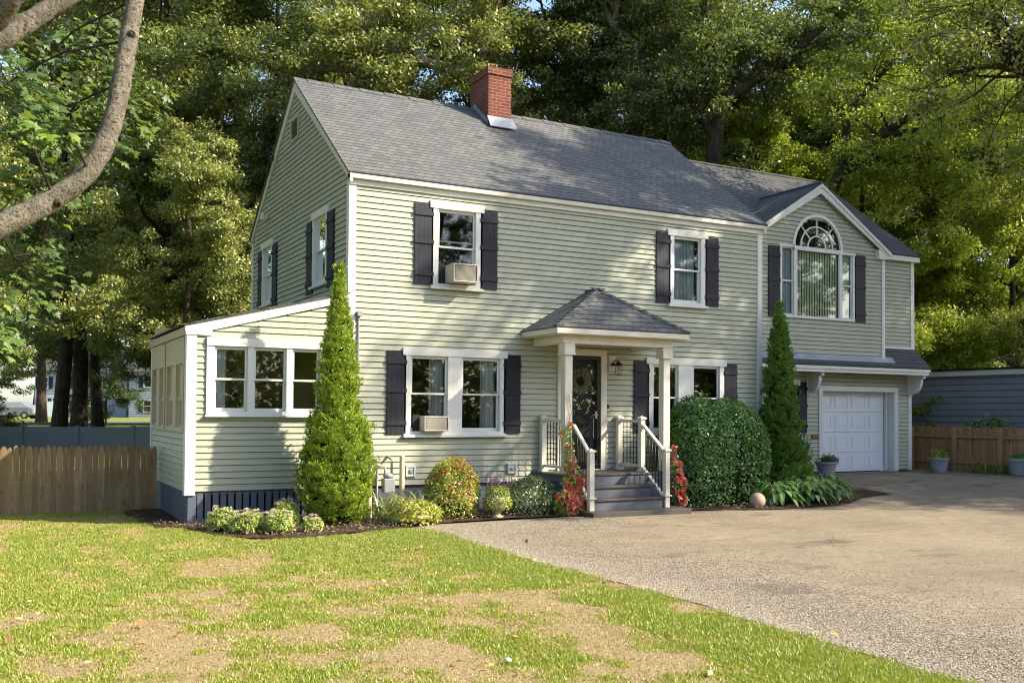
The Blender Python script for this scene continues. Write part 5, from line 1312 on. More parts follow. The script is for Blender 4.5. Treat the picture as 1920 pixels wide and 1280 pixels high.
# urn with purple flowers
e = empty('stone_urn', (2.21, -1.28, -.33), 'mossy stone urn between the orange-tipped shrub and the variegated shrub', 'urn')
m = MB(); m.lathe([(.10, 0), (.105, .02), (.065, .04), (.05, .07), (.10, .11), (.165, .17), (.195, .26), (.19, .31), (.21, .335), (.205, .35), (.17, .35), (.15, .31)], (0, 0, 0), MT['urn'], 28); m.build('bowl', e, smooth=True)
e = empty('purple_flower_plant', (2.21, -1.28, .0), 'trailing plant with purple flower spikes growing in the stone urn', 'flowering plant')
rs = np.random.RandomState(71); n = 2600; d = unit(rs.normal(0, 1, (n, 3))); P = d*np.array([.26, .24, .2])*rs.uniform(.4, 1, (n, 1))**.5+np.array([0, 0, .02])
P[:, 2] -= .10*(np.hypot(P[:, 0], P[:, 1]) > .2); link('foliage', leafmesh('foliage', P, d+np.array([0, 0, .4]), .04, .02, L['andro'], rs.uniform(0, .6, n), rs=rs), e)
P = []; st = []
for i in range(34):
    a = rs.uniform(0, 6.28); q = rs.uniform(0, .22); b0 = np.array([q*math.cos(a), q*math.sin(a), .12]); tp = b0*np.array([1.35, 1.35, 1])+np.array([0, 0, rs.uniform(.12, .24)]); st.append(([tuple(b0), tuple(tp)], .003))
    P.append(b0+(tp-b0)*rs.uniform(.35, 1.08, (26, 1))+rs.normal(0, .009, (26, 3)))
P = np.concatenate(P); link('flower_spikes', leafmesh('flower_spikes', P, rs.normal(0, 1, P.shape), .022, .014, L['purple'], rs.uniform(0, 1, len(P)), rs=rs), e)
V, F = tubes(st, 4); link('stems', np_mesh('stems', V, F, L['iris'], np.full(len(V), .3)), e)

# granite ball, garage pots
m = MB()
Vs = []; k = 28
for j in range(15):
    a = math.pi*j/14; Vs += [(.155*math.sin(a)*math.cos(2*math.pi*t/k), .155*math.sin(a)*math.sin(2*math.pi*t/k), .155*math.cos(a)) for t in range(k)]
m.mesh(Vs, [(j*k+t, j*k+(t+1) % k, (j+1)*k+(t+1) % k, (j+1)*k+t) for j in range(14) for t in range(k)], MT['granite'])
o = m.build('granite_ball', smooth=True); o.location = (7.62, -1.66, float(hgt(7.62, -1.66))+.15); props(o, 'speckled granite ball in the mulch between the round hedge and the hostas', 'garden ornament')
def pot(loc, label, s=1.):
    e = empty('flower_pot', loc, label, 'flower pot', 'weathered pots by the garage')
    m = MB(); pr = [(.15, 0), (.16, .015), (.172, .08), (.176, .085), (.19, .17), (.195, .175), (.215, .27), (.235, .275), (.245, .32), (.24, .335), (.205, .335), (.2, .29)]
    m.lathe([(r*s, z*s) for r, z in pr], (0, 0, 0), MT['pot'], 30); m.build('pot_body', e)
    m = MB(); m.lathe([(.2*s, .28*s), (.19*s, .30*s), (.01, .305*s)], (0, 0, 0), MM, 20); m.build('soil', e); return e
def potgrass(loc, label, mat, n, ln, seed, leafy=None):
    rs = np.random.RandomState(seed); e = empty('potted_plant', loc, label, 'potted plant'); a = rs.uniform(0, 6.28, n); tl = rs.uniform(.05, .75, n)
    dirs = unit(np.stack([np.cos(a)*tl, np.sin(a)*tl, np.ones(n)], 1)); b0 = np.stack([np.cos(a)*tl*.13, np.sin(a)*tl*.13, 0*a], 1)
    link('blades', blades('blades', b0, dirs, rs.uniform(.6, 1.1, n)*ln, rs.uniform(.006, .014, n), mat, rs.uniform(0, 1, n), .6, 5, rs), e)
    if leafy:
        k = leafy[1]; d = unit(rs.normal(0, 1, (k, 3))); P = d*np.array([.24, .22, .13])*rs.uniform(.4, 1, (k, 1))+np.array([leafy[2], 0, .08])
        link('foliage', leafmesh('foliage', P, d+np.array([0, 0, .5]), .05, .03, leafy[0], rs.uniform(0, 1, k), rs=rs), e)
p1 = (12.35, 1.12); z1 = float(hgt(*p1))+.01
pot((p1[0], p1[1], z1), 'grey weathered pot at the left edge of the garage door', 1.08); potgrass((p1[0], p1[1], z1+.32), 'dark spiky grass and purplish foliage in the pot left of the garage door', L['iris'], 60, .42, 81, (L['potplant'], 900, .10))
p2 = (16.35, 1.1); z2 = float(hgt(*p2))+.01
pot((p2[0], p2[1], z2), 'grey weathered pot standing right of the garage corner', 1.12); potgrass((p2[0], p2[1], z2+.33), 'bright yellow-green grass in the pot right of the garage corner', L['grassy'], 260, .42, 82, (L['andro'], 900, .02))
p3 = (17.2, -.55); z3 = float(hgt(*p3))+.01
pot((p3[0], p3[1], z3), 'low pale pot cut off by the right edge of the photo', 1.25); potgrass((p3[0], p3[1], z3+.33), 'dark leafy plant in the pot at the right edge of the photo', L['iris'], 60, .45, 83, (L['hedge'], 900, .0))
e = empty('grass_tuft', (17.2, .25, -.05), 'dark green weedy tuft at the foot of the brown picket fence', 'weeds'); rs = np.random.RandomState(84); n = 420
link('blades', blades('blades', np.stack([rs.normal(0, .16, n), rs.normal(0, .3, n), 0*np.ones(n)], 1), unit(rs.normal(0, .35, (n, 3))+np.array([0, 0, 1.])), rs.uniform(.2, .5, n), rs.uniform(.006, .014, n), L['grassy'], rs.uniform(0, .5, n), .5, 4, rs), e)
shrub('climbing_shrub', (18.6, 5.2, .0), .8, .9, 1.1, L['hedge'], 'dark shrub showing between the garage corner and the grey outbuilding', 'shrub', 5000, .09, .045, 85, .3, .3, blob=False)
shrub('climbing_shrub', (19.3, 1.6, .1), .9, 1.0, 1.0, L['hedge'], 'leafy shrub rising above the picket fence in front of the grey outbuilding', 'shrub', 5000, .09, .045, 86, .3, .35, blob=False)
shrub('climbing_shrub', (18.9, -.9, .0), .7, .8, 1.0, L['hedge'], 'shrub above the picket fence at the right edge of the photo', 'shrub', 3500, .09, .045, 87, .3, .35, blob=False)

# ================================================================== trees
def tree_proto(seed, H, base, R, nl, nleaf, ls, aspect=1.0, mat=None, low=.35, trunk=.34, spray=.75, lean=0):
    rs = np.random.RandomState(seed); lines = []
    tz = np.linspace(-.5, H*.93, 12); tx = np.cumsum(rs.normal(0, .12, 12))*H/24+lean*np.clip(tz/H, 0, 1)**2; ty = np.cumsum(rs.normal(0, .12, 12))*H/24
    tr = trunk*np.clip(1-tz/H, .05, 1)**.8; tr[0] *= 1.35; TP = np.stack([tx, ty, tz], 1); lines.append((TP, tr))
    C = []
    for i in range(nl):
        f = (i+rs.uniform(0, 1))/nl; z = base+(H*.93-base)*f**.9
        p0 = np.array([np.interp(z, tz, tx), np.interp(z, tz, ty), z]); a = i*2.4+rs.normal(0, .4)
        prof = math.sqrt(max(.05, 1-((f-low)/(1-low if f > low else low*1.6+.2))**2)); ln = R*prof*rs.uniform(.75, 1.12)
        up = .15+.75*f+rs.normal(0, .12); D = unit(np.array([math.cos(a), math.sin(a), up])); pts = [p0]; n = 7
        cur = D.copy()
        for j in range(n):
            cur = unit(cur+rs.normal(0, .16, 3)+np.array([0, 0, .03])); pts.append(pts[-1]+cur*ln/n)
        pts = np.array(pts); r0 = np.interp(z, tz, tr)*rs.uniform(.35, .55); lines.append((pts, np.linspace(r0, .02, n+1)))
        C += [pts[k] for k in range(3, n+1)]
        for s in range(7):
            k = rs.randint(2, n+1); q0 = pts[k]; dd = unit(cur*.4+rs.normal(0, .75, 3)+np.array([0, 0, .1])); l2 = ln*rs.uniform(.22, .45); qs = [q0]
            for j in range(4): dd = unit(dd+rs.normal(0, .22, 3)); qs.append(qs[-1]+dd*l2/4)
            qs = np.array(qs); lines.append((qs, np.linspace(r0*.32, .008, 5))); C += [qs[2], qs[3], qs[4]]
            for t in range(2):
                q1 = qs[rs.randint(2, 5)]+rs.normal(0, .8, 3)*spray; lines.append((np.array([qs[3], (qs[3]+q1)/2+rs.normal(0, .08, 3), q1]), [.02, .012, .006])); C.append(q1)
    C = np.array(C); per = nleaf//len(C); n = len(C)*per
    sz = rs.uniform(.6, 1.25, len(C))*spray
    off = unit(rs.normal(0, 1, (n, 3)))*rs.uniform(0, 1, (n, 1))**.45; off[:, 2] *= .50
    ci = np.repeat(np.arange(len(C)), per); P = C[ci]+off*sz[ci][:, None]
    P[:, 2] -= .12*np.hypot(off[:, 0], off[:, 1])*sz[ci]
    N = unit(off*.6+np.array([0, 0, .9])); tint = np.clip(.47+rs.normal(0, .16, len(C))[ci]+.2*off[:, 2]+rs.normal(0, .20, n), 0, 1)
    crown = leafmesh('crown', P, N, ls, ls*.52, mat, tint, rs=rs, jit=.85, droop=.35)
    big = [l for l in lines if np.max(l[1]) > .05]; sm = [l for l in lines if np.max(l[1]) <= .05]
    V, F = tubes(big, 8); V2, F2 = tubes(sm, 4); F2 = [tuple(k+len(V) for k in f) for f in F2]
    tm = np_mesh('trunk', np.concatenate([V, V2]), F+F2, MT['bark'], smooth=True)
    return tm, crown
PR = {'oak': tree_proto(101, 24, 4.0, 7.5, 17, 115000, .165, mat=L['oak']),
      'oak2': tree_proto(102, 25, 3.2, 6.8, 18, 115000, .16, mat=L['oakdark'], trunk=.40),
      'maple': tree_proto(103, 13, 1.6, 4.8, 15, 100000, .135, mat=L['maple'], trunk=.17, low=.3, spray=.6),
      'road': tree_proto(105, 21.5, 8.0, 6.8, 17, 60000, .21, mat=L['oak'], spray=.8, trunk=.3),
      'bush': tree_proto(104, 6, .5, 2.8, 12, 45000, .13, mat=L['yellow'], trunk=.09, spray=.5)}
NTREE = {}
def tree(kind, x, y, rot, s, label, leaf=None, group='trees standing round the house', name='tree', sz=None, z=None):
    tm, cm = PR[kind]; e = empty(name, (x, y, float(hgt(x, y)) if z is None else z), label, 'tree' if kind != 'bush' else 'bush', group)
    e.rotation_euler = (0, 0, rot); e.scale = (s, s, sz or s)
    link('trunk', tm, e); c = link('crown', cm, e)
    if leaf: c.material_slots[0].link = 'OBJECT'; c.material_slots[0].material = leaf
    return e
def at(lat, D):
    """a point on the ground, lat metres right of and D metres along the street-to-house line"""
    return (-5.325+lat*math.cos(yaw)+D*math.sin(yaw), -15.778-lat*math.sin(yaw)+D*math.cos(yaw))
# (kind, lateral ratio, distance, rotation, scale, label, leaf)
OK_, OD, MP, YL = L['oak'], L['oakdark'], L['maple'], L['yellow']
TREES = [
 ('oak', -.477, 40, .3, .98, 'thick oak trunk behind the grey vinyl fence, leftmost of the three trunks', None),
 ('oak2', -.448, 44, 1.9, .95, 'middle oak trunk of the three behind the grey vinyl fence', OK_),
 ('oak', -.424, 51, 4.1, .92, 'slimmer leaning trunk, rightmost of the three behind the grey vinyl fence', OD),
 ('maple', -.63, 31, .9, .8, 'yellow-green leafy tree at the left edge behind the stockade fence', YL),
 ('oak', -.345, 38, 2.6, .95, 'sunlit pale oak left of the gable, top in the sky gap', YL),
 ('oak2', -.285, 46, 5.0, 1.0, 'dark oak close behind the left gable', OK_),
 ('oak2', -.24, 38, 3.3, .98, 'dark oak whose limbs reach over the left end of the ridge', None),
 ('oak', -.14, 44, 1.2, 1.05, 'oak behind the left half of the main roof', OD),
 ('oak2', -.04, 37, 2.2, .95, 'oak behind the brick chimney', OK_),
 ('oak2', .095, 38, .8, 1.0, 'forked oak trunk rising behind the right half of the main roof', None),
 ('oak', .17, 46, 4.4, 1.05, 'oak behind the end of the main ridge', OK_),
 ('oak2', .235, 39, 3.9, 1.0, 'dark leaning oak above the cross gable', None),
 ('oak', .33, 50, 2.0, 1.05, 'tall oak behind the bright maples on the right', OK_),
 ('oak2', .43, 42, 5.3, 1.0, 'oak towering above the grey outbuilding', OK_),
 ('oak', .53, 38, 1.0, 1.0, 'oak at the upper right corner of the photo', OD),
 ('maple', .275, 34.5, .5, .92, 'bright maple right behind the garage wing ridge', None),
 ('maple', .36, 37, 2.5, 1.05, 'bright yellow-green maple between the garage wing and the outbuilding', None),
 ('maple', .44, 39, 4.2, .95, 'bright maple behind the grey outbuilding', None),
 ('maple', .52, 36, 5.9, 1.0, 'bright maple at the right edge behind the outbuilding', None),
 ('maple', .20, 38, 1.4, .85, 'bright low maple above the wing ridge', OK_),
 ('maple', -.20, 36, 3.6, .90, 'leafy understorey tree behind the main roof at left', OK_),
 ('maple', -.34, 31, 5.2, .80, 'leafy understorey tree directly left of the gable', YL),
 ('maple', -.31, 40, .2, .95, 'yellowish understorey tree left of the gable', YL),
]
for i, (k, r, D, rot, s, lab, lf) in enumerate(TREES):
    x, y = at(r*D, D); tree(k, x, y, rot, s, lab, lf, sz=s*(.83 if -.26 < r < .25 and 'oak' in k else 1))
for i, (r, D) in enumerate([(-.56, 44), (-.42, 62), (-.29, 52), (.46, 33.5), (.40, 33), (.53, 34), (.36, 36)]):
    x, y = at(r*D, D); tree('bush', x, y, i*1.7, [.8, .8, .9, .75, .7, .8, .9][i],
        ['pale yellow-green bush at the far left edge', 'dark rounded bush beside the far houses', 'bush left of the sunroom near the far street', 'bush behind the middle of the outbuilding', 'bush just right of the garage wing', 'bush behind the right end of the outbuilding', 'bush hidden low behind the garage wing'][i],
        [YL, OD, OK_, MP, MP, OK_, OD][i], 'bushes round the yard')
k = 0
for D, rs_ in ((66, [-.64, -.50, -.19, .0, .15, .30, .47]), (84, [.09, .38])):
    for r in rs_:
        x, y = at(r*D+1.5*math.sin(k*7), D+2*math.cos(k*5)); k += 1
        tree(('oak', 'oak2')[k % 2], x, y, k*1.3, 1.05+.1*math.sin(k*3), 'tall green tree in the deep woods behind the house', (OK_, OD, None)[k % 3], 'trees of the deep woods')
for D, rs_ in ((128, [-.62, -.55, -.48, -.41, -.34, -.27, -.2]),):
    for r in rs_:
        x, y = at(r*D, D+4*math.sin(k*5)); k += 1
        tree('oak', x, y, k*1.1, 1.25, 'hazy tree beyond the far houses', (OK_, YL)[k % 2], 'trees beyond the far houses')
# low woodland floor growth closing the view under the trees
rs = np.random.RandomState(150); n = 90000
r = rs.uniform(-.24, .62, n); D = rs.uniform(50, 72, n); lat = r*D; X = -5.325+lat*math.cos(yaw)+D*math.sin(yaw); Y = -15.778-lat*math.sin(yaw)+D*math.cos(yaw)
Z = rs.uniform(0, 1, n)**1.3*(3.5+3.5*fbm(r*26, D*.1, 3))
P = np.stack([X, Y, Z], 1); o = link('undergrowth', leafmesh('undergrowth', P, rs.normal(0, 1, (n, 3))+np.array([0, 0, .8]), .34, .19, L['oakdark'], np.clip(fbm(X*.8, Z*1.2, 3)+rs.normal(0, .1, n), 0, 1), rs=rs))
props(o, 'dense low green undergrowth filling the woods behind the house', 'undergrowth', kind='stuff')

LIMBS = {
'fork' : [[(14.51, 12.16, 0.95), (14.5, 12.17, 8.1), (14.52, 12.15, 10.37), (14.58, 12.12, 12.27), (14.66, 12.08, 13.8), (14.57, 12.12, 14.47), (13.87, 12.5, 15.13), (13.5, 12.7, 16.09), (12.94, 13.0, 17.62)], [(14.66, 12.08, 13.8), (15.07, 11.86, 14.57), (15.74, 11.5, 15.53), (16.12, 11.29, 16.11), (16.87, 10.89, 17.84)], [(15.07, 11.86, 14.57), (15.07, 11.86, 15.72), (14.95, 11.92, 17.25)], [(13.87, 12.5, 15.13), (14.0, 12.43, 16.09), (14.11, 12.37, 17.24)]] ,
'second' : [[(14.49, 13.3, 0.93), (14.43, 13.34, 8.68), (14.32, 13.4, 11.02), (14.24, 13.44, 12.98), (14.28, 13.42, 14.75), (14.17, 13.48, 16.52), (14.25, 13.43, 18.1)], [(14.24, 13.44, 12.98), (13.41, 13.89, 14.35), (12.55, 14.35, 15.32), (12.03, 14.63, 16.5)]] ,
'lean' : [[(17.49, 7.15, 1.03), (17.95, 6.9, 7.04), (18.63, 6.53, 9.11), (19.16, 6.25, 9.81), (19.77, 5.92, 10.42), (20.53, 5.51, 10.95), (21.6, 4.94, 11.57), (22.81, 4.29, 11.92)], [(19.77, 5.92, 10.42), (20.83, 5.35, 10.6), (21.9, 4.78, 10.79), (23.11, 4.12, 11.14), (24.17, 3.55, 11.33)], [(19.16, 6.25, 9.81), (20.22, 5.68, 9.47), (20.98, 5.27, 8.79), (21.43, 5.03, 7.93)], [(18.63, 6.53, 9.11), (18.86, 6.41, 10.85), (19.4, 6.12, 11.9), (20.23, 5.67, 12.95), (21.15, 5.18, 14.17), (21.91, 4.77, 15.4)]] ,
'ridge' : [[(10.72, 13.06, 0.93), (10.59, 13.13, 9.16), (10.09, 13.4, 11.55), (9.28, 13.84, 12.56), (8.63, 14.19, 13.11), (7.65, 14.71, 13.42), (6.68, 15.24, 13.52), (5.71, 15.76, 13.22), (4.42, 16.45, 13.17), (3.13, 17.15, 13.31)], [(7.65, 14.71, 13.42), (7.0, 15.06, 14.03), (6.03, 15.59, 14.48), (5.05, 16.11, 15.22), (4.39, 16.47, 16.33)], [(9.28, 13.84, 12.56), (9.35, 13.8, 13.95), (9.74, 13.59, 15.26), (10.22, 13.33, 16.75)]] ,
'dark' : [[(15.59, 9.31, 0.99), (15.66, 9.27, 8.08), (15.89, 9.15, 11.48), (16.67, 8.73, 12.38), (17.61, 8.22, 13.11), (18.71, 7.63, 14.2), (19.81, 7.04, 15.29)], [(15.89, 9.15, 11.48), (15.57, 9.32, 13.09), (15.41, 9.4, 14.53), (15.72, 9.24, 16.33)], [(15.65, 9.27, 10.76), (14.94, 9.65, 12.01), (14.32, 9.99, 12.54)]] ,
'corner' : [[(20.1, -3.2, 1.19), (20.2, -2.6, 7.85), (18.81, -1.51, 9.31), (17.75, -0.94, 9.77), (17.05, -0.56, 10.37), (16.7, -0.37, 11.04), (16.23, -0.12, 11.85), (15.88, 0.06, 12.66)], [(17.75, -0.94, 9.77), (17.05, -0.56, 10.1), (16.34, -0.18, 10.16), (15.64, 0.2, 9.96)]] ,
}
def limb_tree(key, r0, label, bark, leaf, seed, nl=26000, gap=1.0, ls=.15):
    """a tree whose main limbs are given, with side branches and open sprays of leaves"""
    rs = np.random.RandomState(seed); lines = []; C = []; base = np.array(LIMBS[key][0][0]); base[2] = float(hgt(base[0], base[1]))
    for li, l in enumerate(LIMBS[key]):
        P = [np.array(q) for q in l]
        if li == 0: P[0] = base-np.array([0, 0, .3])
        n = len(P); a = r0*(1 if li == 0 else .52); R_ = np.linspace(a, a*.28, n)
        if li == 0: R_[0] *= 1.25
        P2, R2 = spline(P, list(R_), 6); P2 = P2+rs.normal(0, .025, P2.shape)*np.linspace(0, 1, len(P2))[:, None]; lines.append((P2-base, R2))
        st = 2*6 if li == 0 else 3
        for k in range(st, len(P2), 2):
            for q in range(2):
                D = unit((P2[min(k+1, len(P2)-1)]-P2[k-1])[None])[0]; D = unit((D*.5+rs.normal(0, .8, 3)+np.array([0, 0, .15]))[None])[0]; L_ = rs.uniform(1.0, 2.6); qs = [P2[k]]
                for j in range(5): D = unit((D+rs.normal(0, .25, 3)+np.array([0, 0, -.03]))[None])[0]; qs.append(qs[-1]+D*L_/5)
                qs = np.array(qs); lines.append((qs-base, np.linspace(min(R2[k]*.4, .05), .008, 6)))
                if rs.uniform() < gap: C += [qs[3], qs[4], qs[5]]
                for t in range(2):
                    e1 = qs[rs.randint(2, 6)]; e2 = e1+rs.normal(0, .55, 3); lines.append((np.array([e1, (e1+e2)/2+rs.normal(0, .06, 3), e2])-base, [.014, .01, .005])); C.append(e2)
    C = np.array(C); per = max(20, nl//len(C)); n = len(C)*per; ci = np.repeat(np.arange(len(C)), per)
    off = unit(rs.normal(0, 1, (n, 3)))*rs.uniform(0, 1, (n, 1))**.5; off[:, 2] *= .45; P = C[ci]+off*rs.uniform(.35, .75, len(C))[ci][:, None]-base
    e = empty('tree', tuple(base), label, 'tree', 'trees standing round the house')
    V, F = tubes([l for l in lines if np.max(l[1]) > .05], 9); V2, F2 = tubes([l for l in lines if np.max(l[1]) <= .05], 4)
    link('trunk', np_mesh('trunk', np.concatenate([V, V2]), F+[tuple(k+len(V) for k in f) for f in F2], bark, smooth=True), e)
    link('crown', leafmesh('crown', P, unit(off*.6+np.array([0, 0, .8])), ls, ls*.52, leaf, np.clip(.5+rs.normal(0, .15, len(C))[ci]+rs.normal(0, .2, n), 0, 1), rs=rs, jit=.85, droop=.3), e)
    return e
def spline(P, R, n=5):
    P = np.array(P, float); out = []; rr = []
    for i in range(len(P)-1):
        p0, p1, p2, p3 = P[max(i-1, 0)], P[i], P[i+1], P[min(i+2, len(P)-1)]
        for j in range(n):
            t = j/n; out.append(.5*((2*p1)+(-p0+p2)*t+(2*p0-5*p1+4*p2-p3)*t*t+(-p0+3*p1-3*p2+p3)*t**3)); rr.append(R[i]+(R[i+1]-R[i])*t)
    out.append(P[-1]); rr.append(R[-1]); return np.array(out), np.array(rr)
limb_tree('fork', .30, 'pale forked oak trunk rising above the right half of the main ridge', MT['bark3'], OD, 201, 30000, .8)
limb_tree('second', .26, 'darker straight oak trunk beside the pale forked one', MT['bark'], OD, 202, 26000, .8)
limb_tree('lean', .24, 'dark leaning maple whose limbs spread right above the garage wing', MT['bark'], MP, 203, 34000, .8, .13)
limb_tree('ridge', .28, 'oak with a long pale limb stretching left above the ridge beside the chimney', MT['bark3'], OK_, 204, 36000, .8)
limb_tree('dark', .32, 'dark thick limbed oak behind the join of the two roofs', MT['bark'], OD, 205, 26000, .9)
limb_tree('corner', .22, 'brown limbed oak reaching into the upper right corner', MT['bark'], OK_, 206, 9000, .6)

# trees out of view that shade the house front and stand across the street
def round_tree(x, y, zc, r, rz, nc, nl, label, seed, leaf, ls=.20, hole=.44):
    """broad crowned tree: leaf clusters fill a rounded crown with irregular openings"""
    rs = np.random.RandomState(seed); z0 = float(hgt(x, y)); C = []
    while len(C) < nc:
        q = rs.uniform(-1, 1, 3); d = np.linalg.norm(q)
        if d > 1 or d < .3: continue
        if fbm(q[0]*2.3+seed, q[2]*2.3+q[1]*1.1+9, 3) < hole+.05*max(0, q[2]): continue
        C.append(q*np.array([r, r, rz]))
    C = np.array(C)+np.array([0, 0, zc-z0]); lines = [(np.array([[0, 0, -.4], [.1, 0, (zc-rz-z0)*.6], [0, .1, zc-rz-z0], [.1, .1, zc-z0], [0, 0, zc+rz*.7-z0]]), [.38, .28, .24, .14, .04])]
    for c in C[::3]:
        b0 = np.array([0, 0, max(zc-rz-z0-.5, c[2]-r*.5)]); b0[2] = min(b0[2], zc+rz*.5-z0); lines.append((np.array([b0, b0*.5+c*.5+rs.normal(0, .3, 3), c]), [.09, .05, .012]))
    per = nl//nc; n = nc*per; ci = np.repeat(np.arange(nc), per); off = unit(rs.normal(0, 1, (n, 3)))*rs.uniform(0, 1, (n, 1))**.45; off[:, 2] *= .6
    P = C[ci]+off*rs.uniform(.55, 1.15, nc)[ci][:, None]
    e = empty('tree', (x, y, z0), label, 'tree', 'trees standing round the house'); V, F = tubes(lines, 7); link('trunk', np_mesh('trunk', V, F, MT['bark'], smooth=True), e)
    link('crown', leafmesh('crown', P, unit(off*.6+np.array([0, 0, .8])), ls, ls*.52, leaf, np.clip(.5+rs.normal(0, .2, n), 0, 1), rs=rs, jit=.85, droop=.3), e)
round_tree(20.95, -8.74, 15.5, 5.6, 5.1, 220, 52000, 'roadside oak right of the drive, shading the house front', 301, OK_)
round_tree(26.7, -9.4, 11.4, 5.6, 3.9, 190, 60000, 'lower roadside oak beside the drive, beyond the right edge of the frame', 302, OK_)
round_tree(28.9, -4.8, 14.6, 6.2, 5.2, 230, 66000, 'second roadside oak right of the drive, shading the garage', 303, OK_)
for (k, x, y, rot, s, sz, lab) in (('oak', -10.6, 4.0, 1.4, .78, .78, 'unseen oak added left of the sunroom to dim the gable wall'), ('oak2', -9.8, 10.0, 3.4, .75, .85, 'second unseen oak added left of the sunroom to dim the gable'),
                                   ('oak2', -9.3, 15.5, .4, .75, .8, 'third unseen oak added behind the fences to block sky light'), ('road', -12.6, -4.2, 5.4, .85, .85, 'unseen oak added left of the front lawn to block sky light')):
    tree(k, x, y, rot, s, lab, YL if x < 0 else OK_, sz=sz)  # unseen oaks put here to block sky and bounce olive onto the gable
for i in range(18):
    x = -46+i*6.4+2*math.sin(i*5); y = -46-7*math.cos(i*3)
    tree(('oak', 'oak2')[i % 2], x, y, i*2.1, .8, 'tree across the street from the house', (OK_, None)[i % 2], 'trees across the street')

n = 40000; X = rs.uniform(-50, 75, n); Y = rs.uniform(-66, -56, n); Z = rs.uniform(0, 1, n)**1.2*(5+3*fbm(X*.2, Y*.1, 2))
o = link('roadside_thicket', leafmesh('roadside_thicket', np.stack([X, Y, Z], 1), rs.normal(0, 1, (n, 3))+np.array([0, .5, .8]), .6, .34, L['oakdark'], np.clip(fbm(X*.8, Z*1.2, 3), 0, 1), rs=rs))
props(o, 'dense green thicket across the street', 'undergrowth', kind='stuff')
# near maple reaching in at the upper left: trunk, limbs and big lobed leaves
e = empty('maple_tree', (-6.9, -7.0, -.4), 'near maple with a thick curved pale limb reaching up across the upper left corner', 'tree')
def spline(P, R, n=5):
    P = np.array(P, float); out = []; rr = []
    for i in range(len(P)-1):
        p0, p1, p2, p3 = P[max(i-1, 0)], P[i], P[i+1], P[min(i+2, len(P)-1)]
        for j in range(n):
            t = j/n; out.append(.5*((2*p1)+(-p0+p2)*t+(2*p0-5*p1+4*p2-p3)*t*t+(-p0+3*p1-3*p2+p3)*t**3)); rr.append(R[i]+(R[i+1]-R[i])*t)
    out.append(P[-1]); rr.append(R[-1]); return np.array(out), np.array(rr)
O = np.array([-6.9, -7.0, -.4])
limb = [(-6.9, -7.0, 1.3), (-6.44, -7.0, 2.15), (-5.72, -7.16, 2.61), (-5.29, -7.17, 2.88), (-4.91, -7.14, 3.15), (-4.66, -7.16, 3.40), (-4.5, -7.14, 3.76), (-4.41, -7.07, 4.20), (-4.35, -6.99, 4.60), (-4.29, -6.91, 5.0), (-4.25, -6.82, 5.5), (-4.17, -6.74, 6.3), (-3.9, -6.5, 8.2), (-3.9, -6.3, 10.5)]
limbr = [.20, .135, .100, .094, .090, .086, .083, .079, .076, .073, .070, .066, .05, .03]
limb2 = [(-6.85, -6.98, 2.4), (-6.46, -6.99, 3.3), (-5.67, -7.3, 4.0), (-5.32, -7.38, 4.28), (-5.1, -7.38, 4.49), (-4.88, -7.39, 4.69), (-4.33, -7.45, 5.18), (-3.7, -7.7, 6.4)]
limb3 = [(-5.9, -7.2, 3.82), (-5.55, -7.6, 4.10), (-5.32, -7.83, 4.3), (-5.19, -8.02, 4.5), (-4.9, -8.3, 5.0)]
TRK = [(-6.9, -7.0, -.6), (-6.9, -7.0, .4), (-6.9, -7.0, 1.4), (-6.92, -6.98, 2.6), (-7.0, -6.9, 5), (-7.1, -6.8, 8), (-7.0, -6.6, 11)]
ln_ = []
for P_, R_ in ((TRK, [.42, .33, .30, .26, .2, .14, .05]), (limb, limbr), (limb2, [.14, .10, .082, .078, .074, .07, .06, .04]), (limb3, [.09, .075, .065, .06, .04])):
    P2_, R2_ = spline(P_, R_, 8); rs = np.random.RandomState(len(P_)); R2_ = R2_*(1+.04*np.sin(np.arange(len(R2_))*1.3)+rs.normal(0, .02, len(R2_)))
    ln_.append((P2_-O, R2_))
twigs = []; LP = []; LN = []; LT = []
rs = np.random.RandomState(160)
zones = [((-4.8, -6.29, 4.03), (.35, .5, .22), 150), ((-4.5, -6.48, 3.95), (.3, .4, .25), 150), ((-5.04, -5.94, 3.75), (.3, .5, .25), 70), ((-5.15, -7.8, 3.45), (.14, .3, .12), 24), ((-4.95, -7.9, 3.42), (.14, .2, .08), 20),
         ((-5.14, -5.66, 2.7), (.3, .5, .3), 60), ((-5.2, -5.62, 3.4), (.3, .5, .2), 80), ((-5.05, -4.6, 4.9), (.5, .8, .6), 110), ((-4.5, -4.6, 5.2), (.4, .6, .4), 120), ((-5.3, -5.57, 4.45), (.25, .5, .3), 50), ((-5.0, -4.2, 2.6), (.35, .5, .35), 50), ((-4.22, -6.9, 3.86), (.14, .2, .07), 16), ((-5.35, -6.6, 2.05), (.14, .4, .14), 34)]
LM = limb
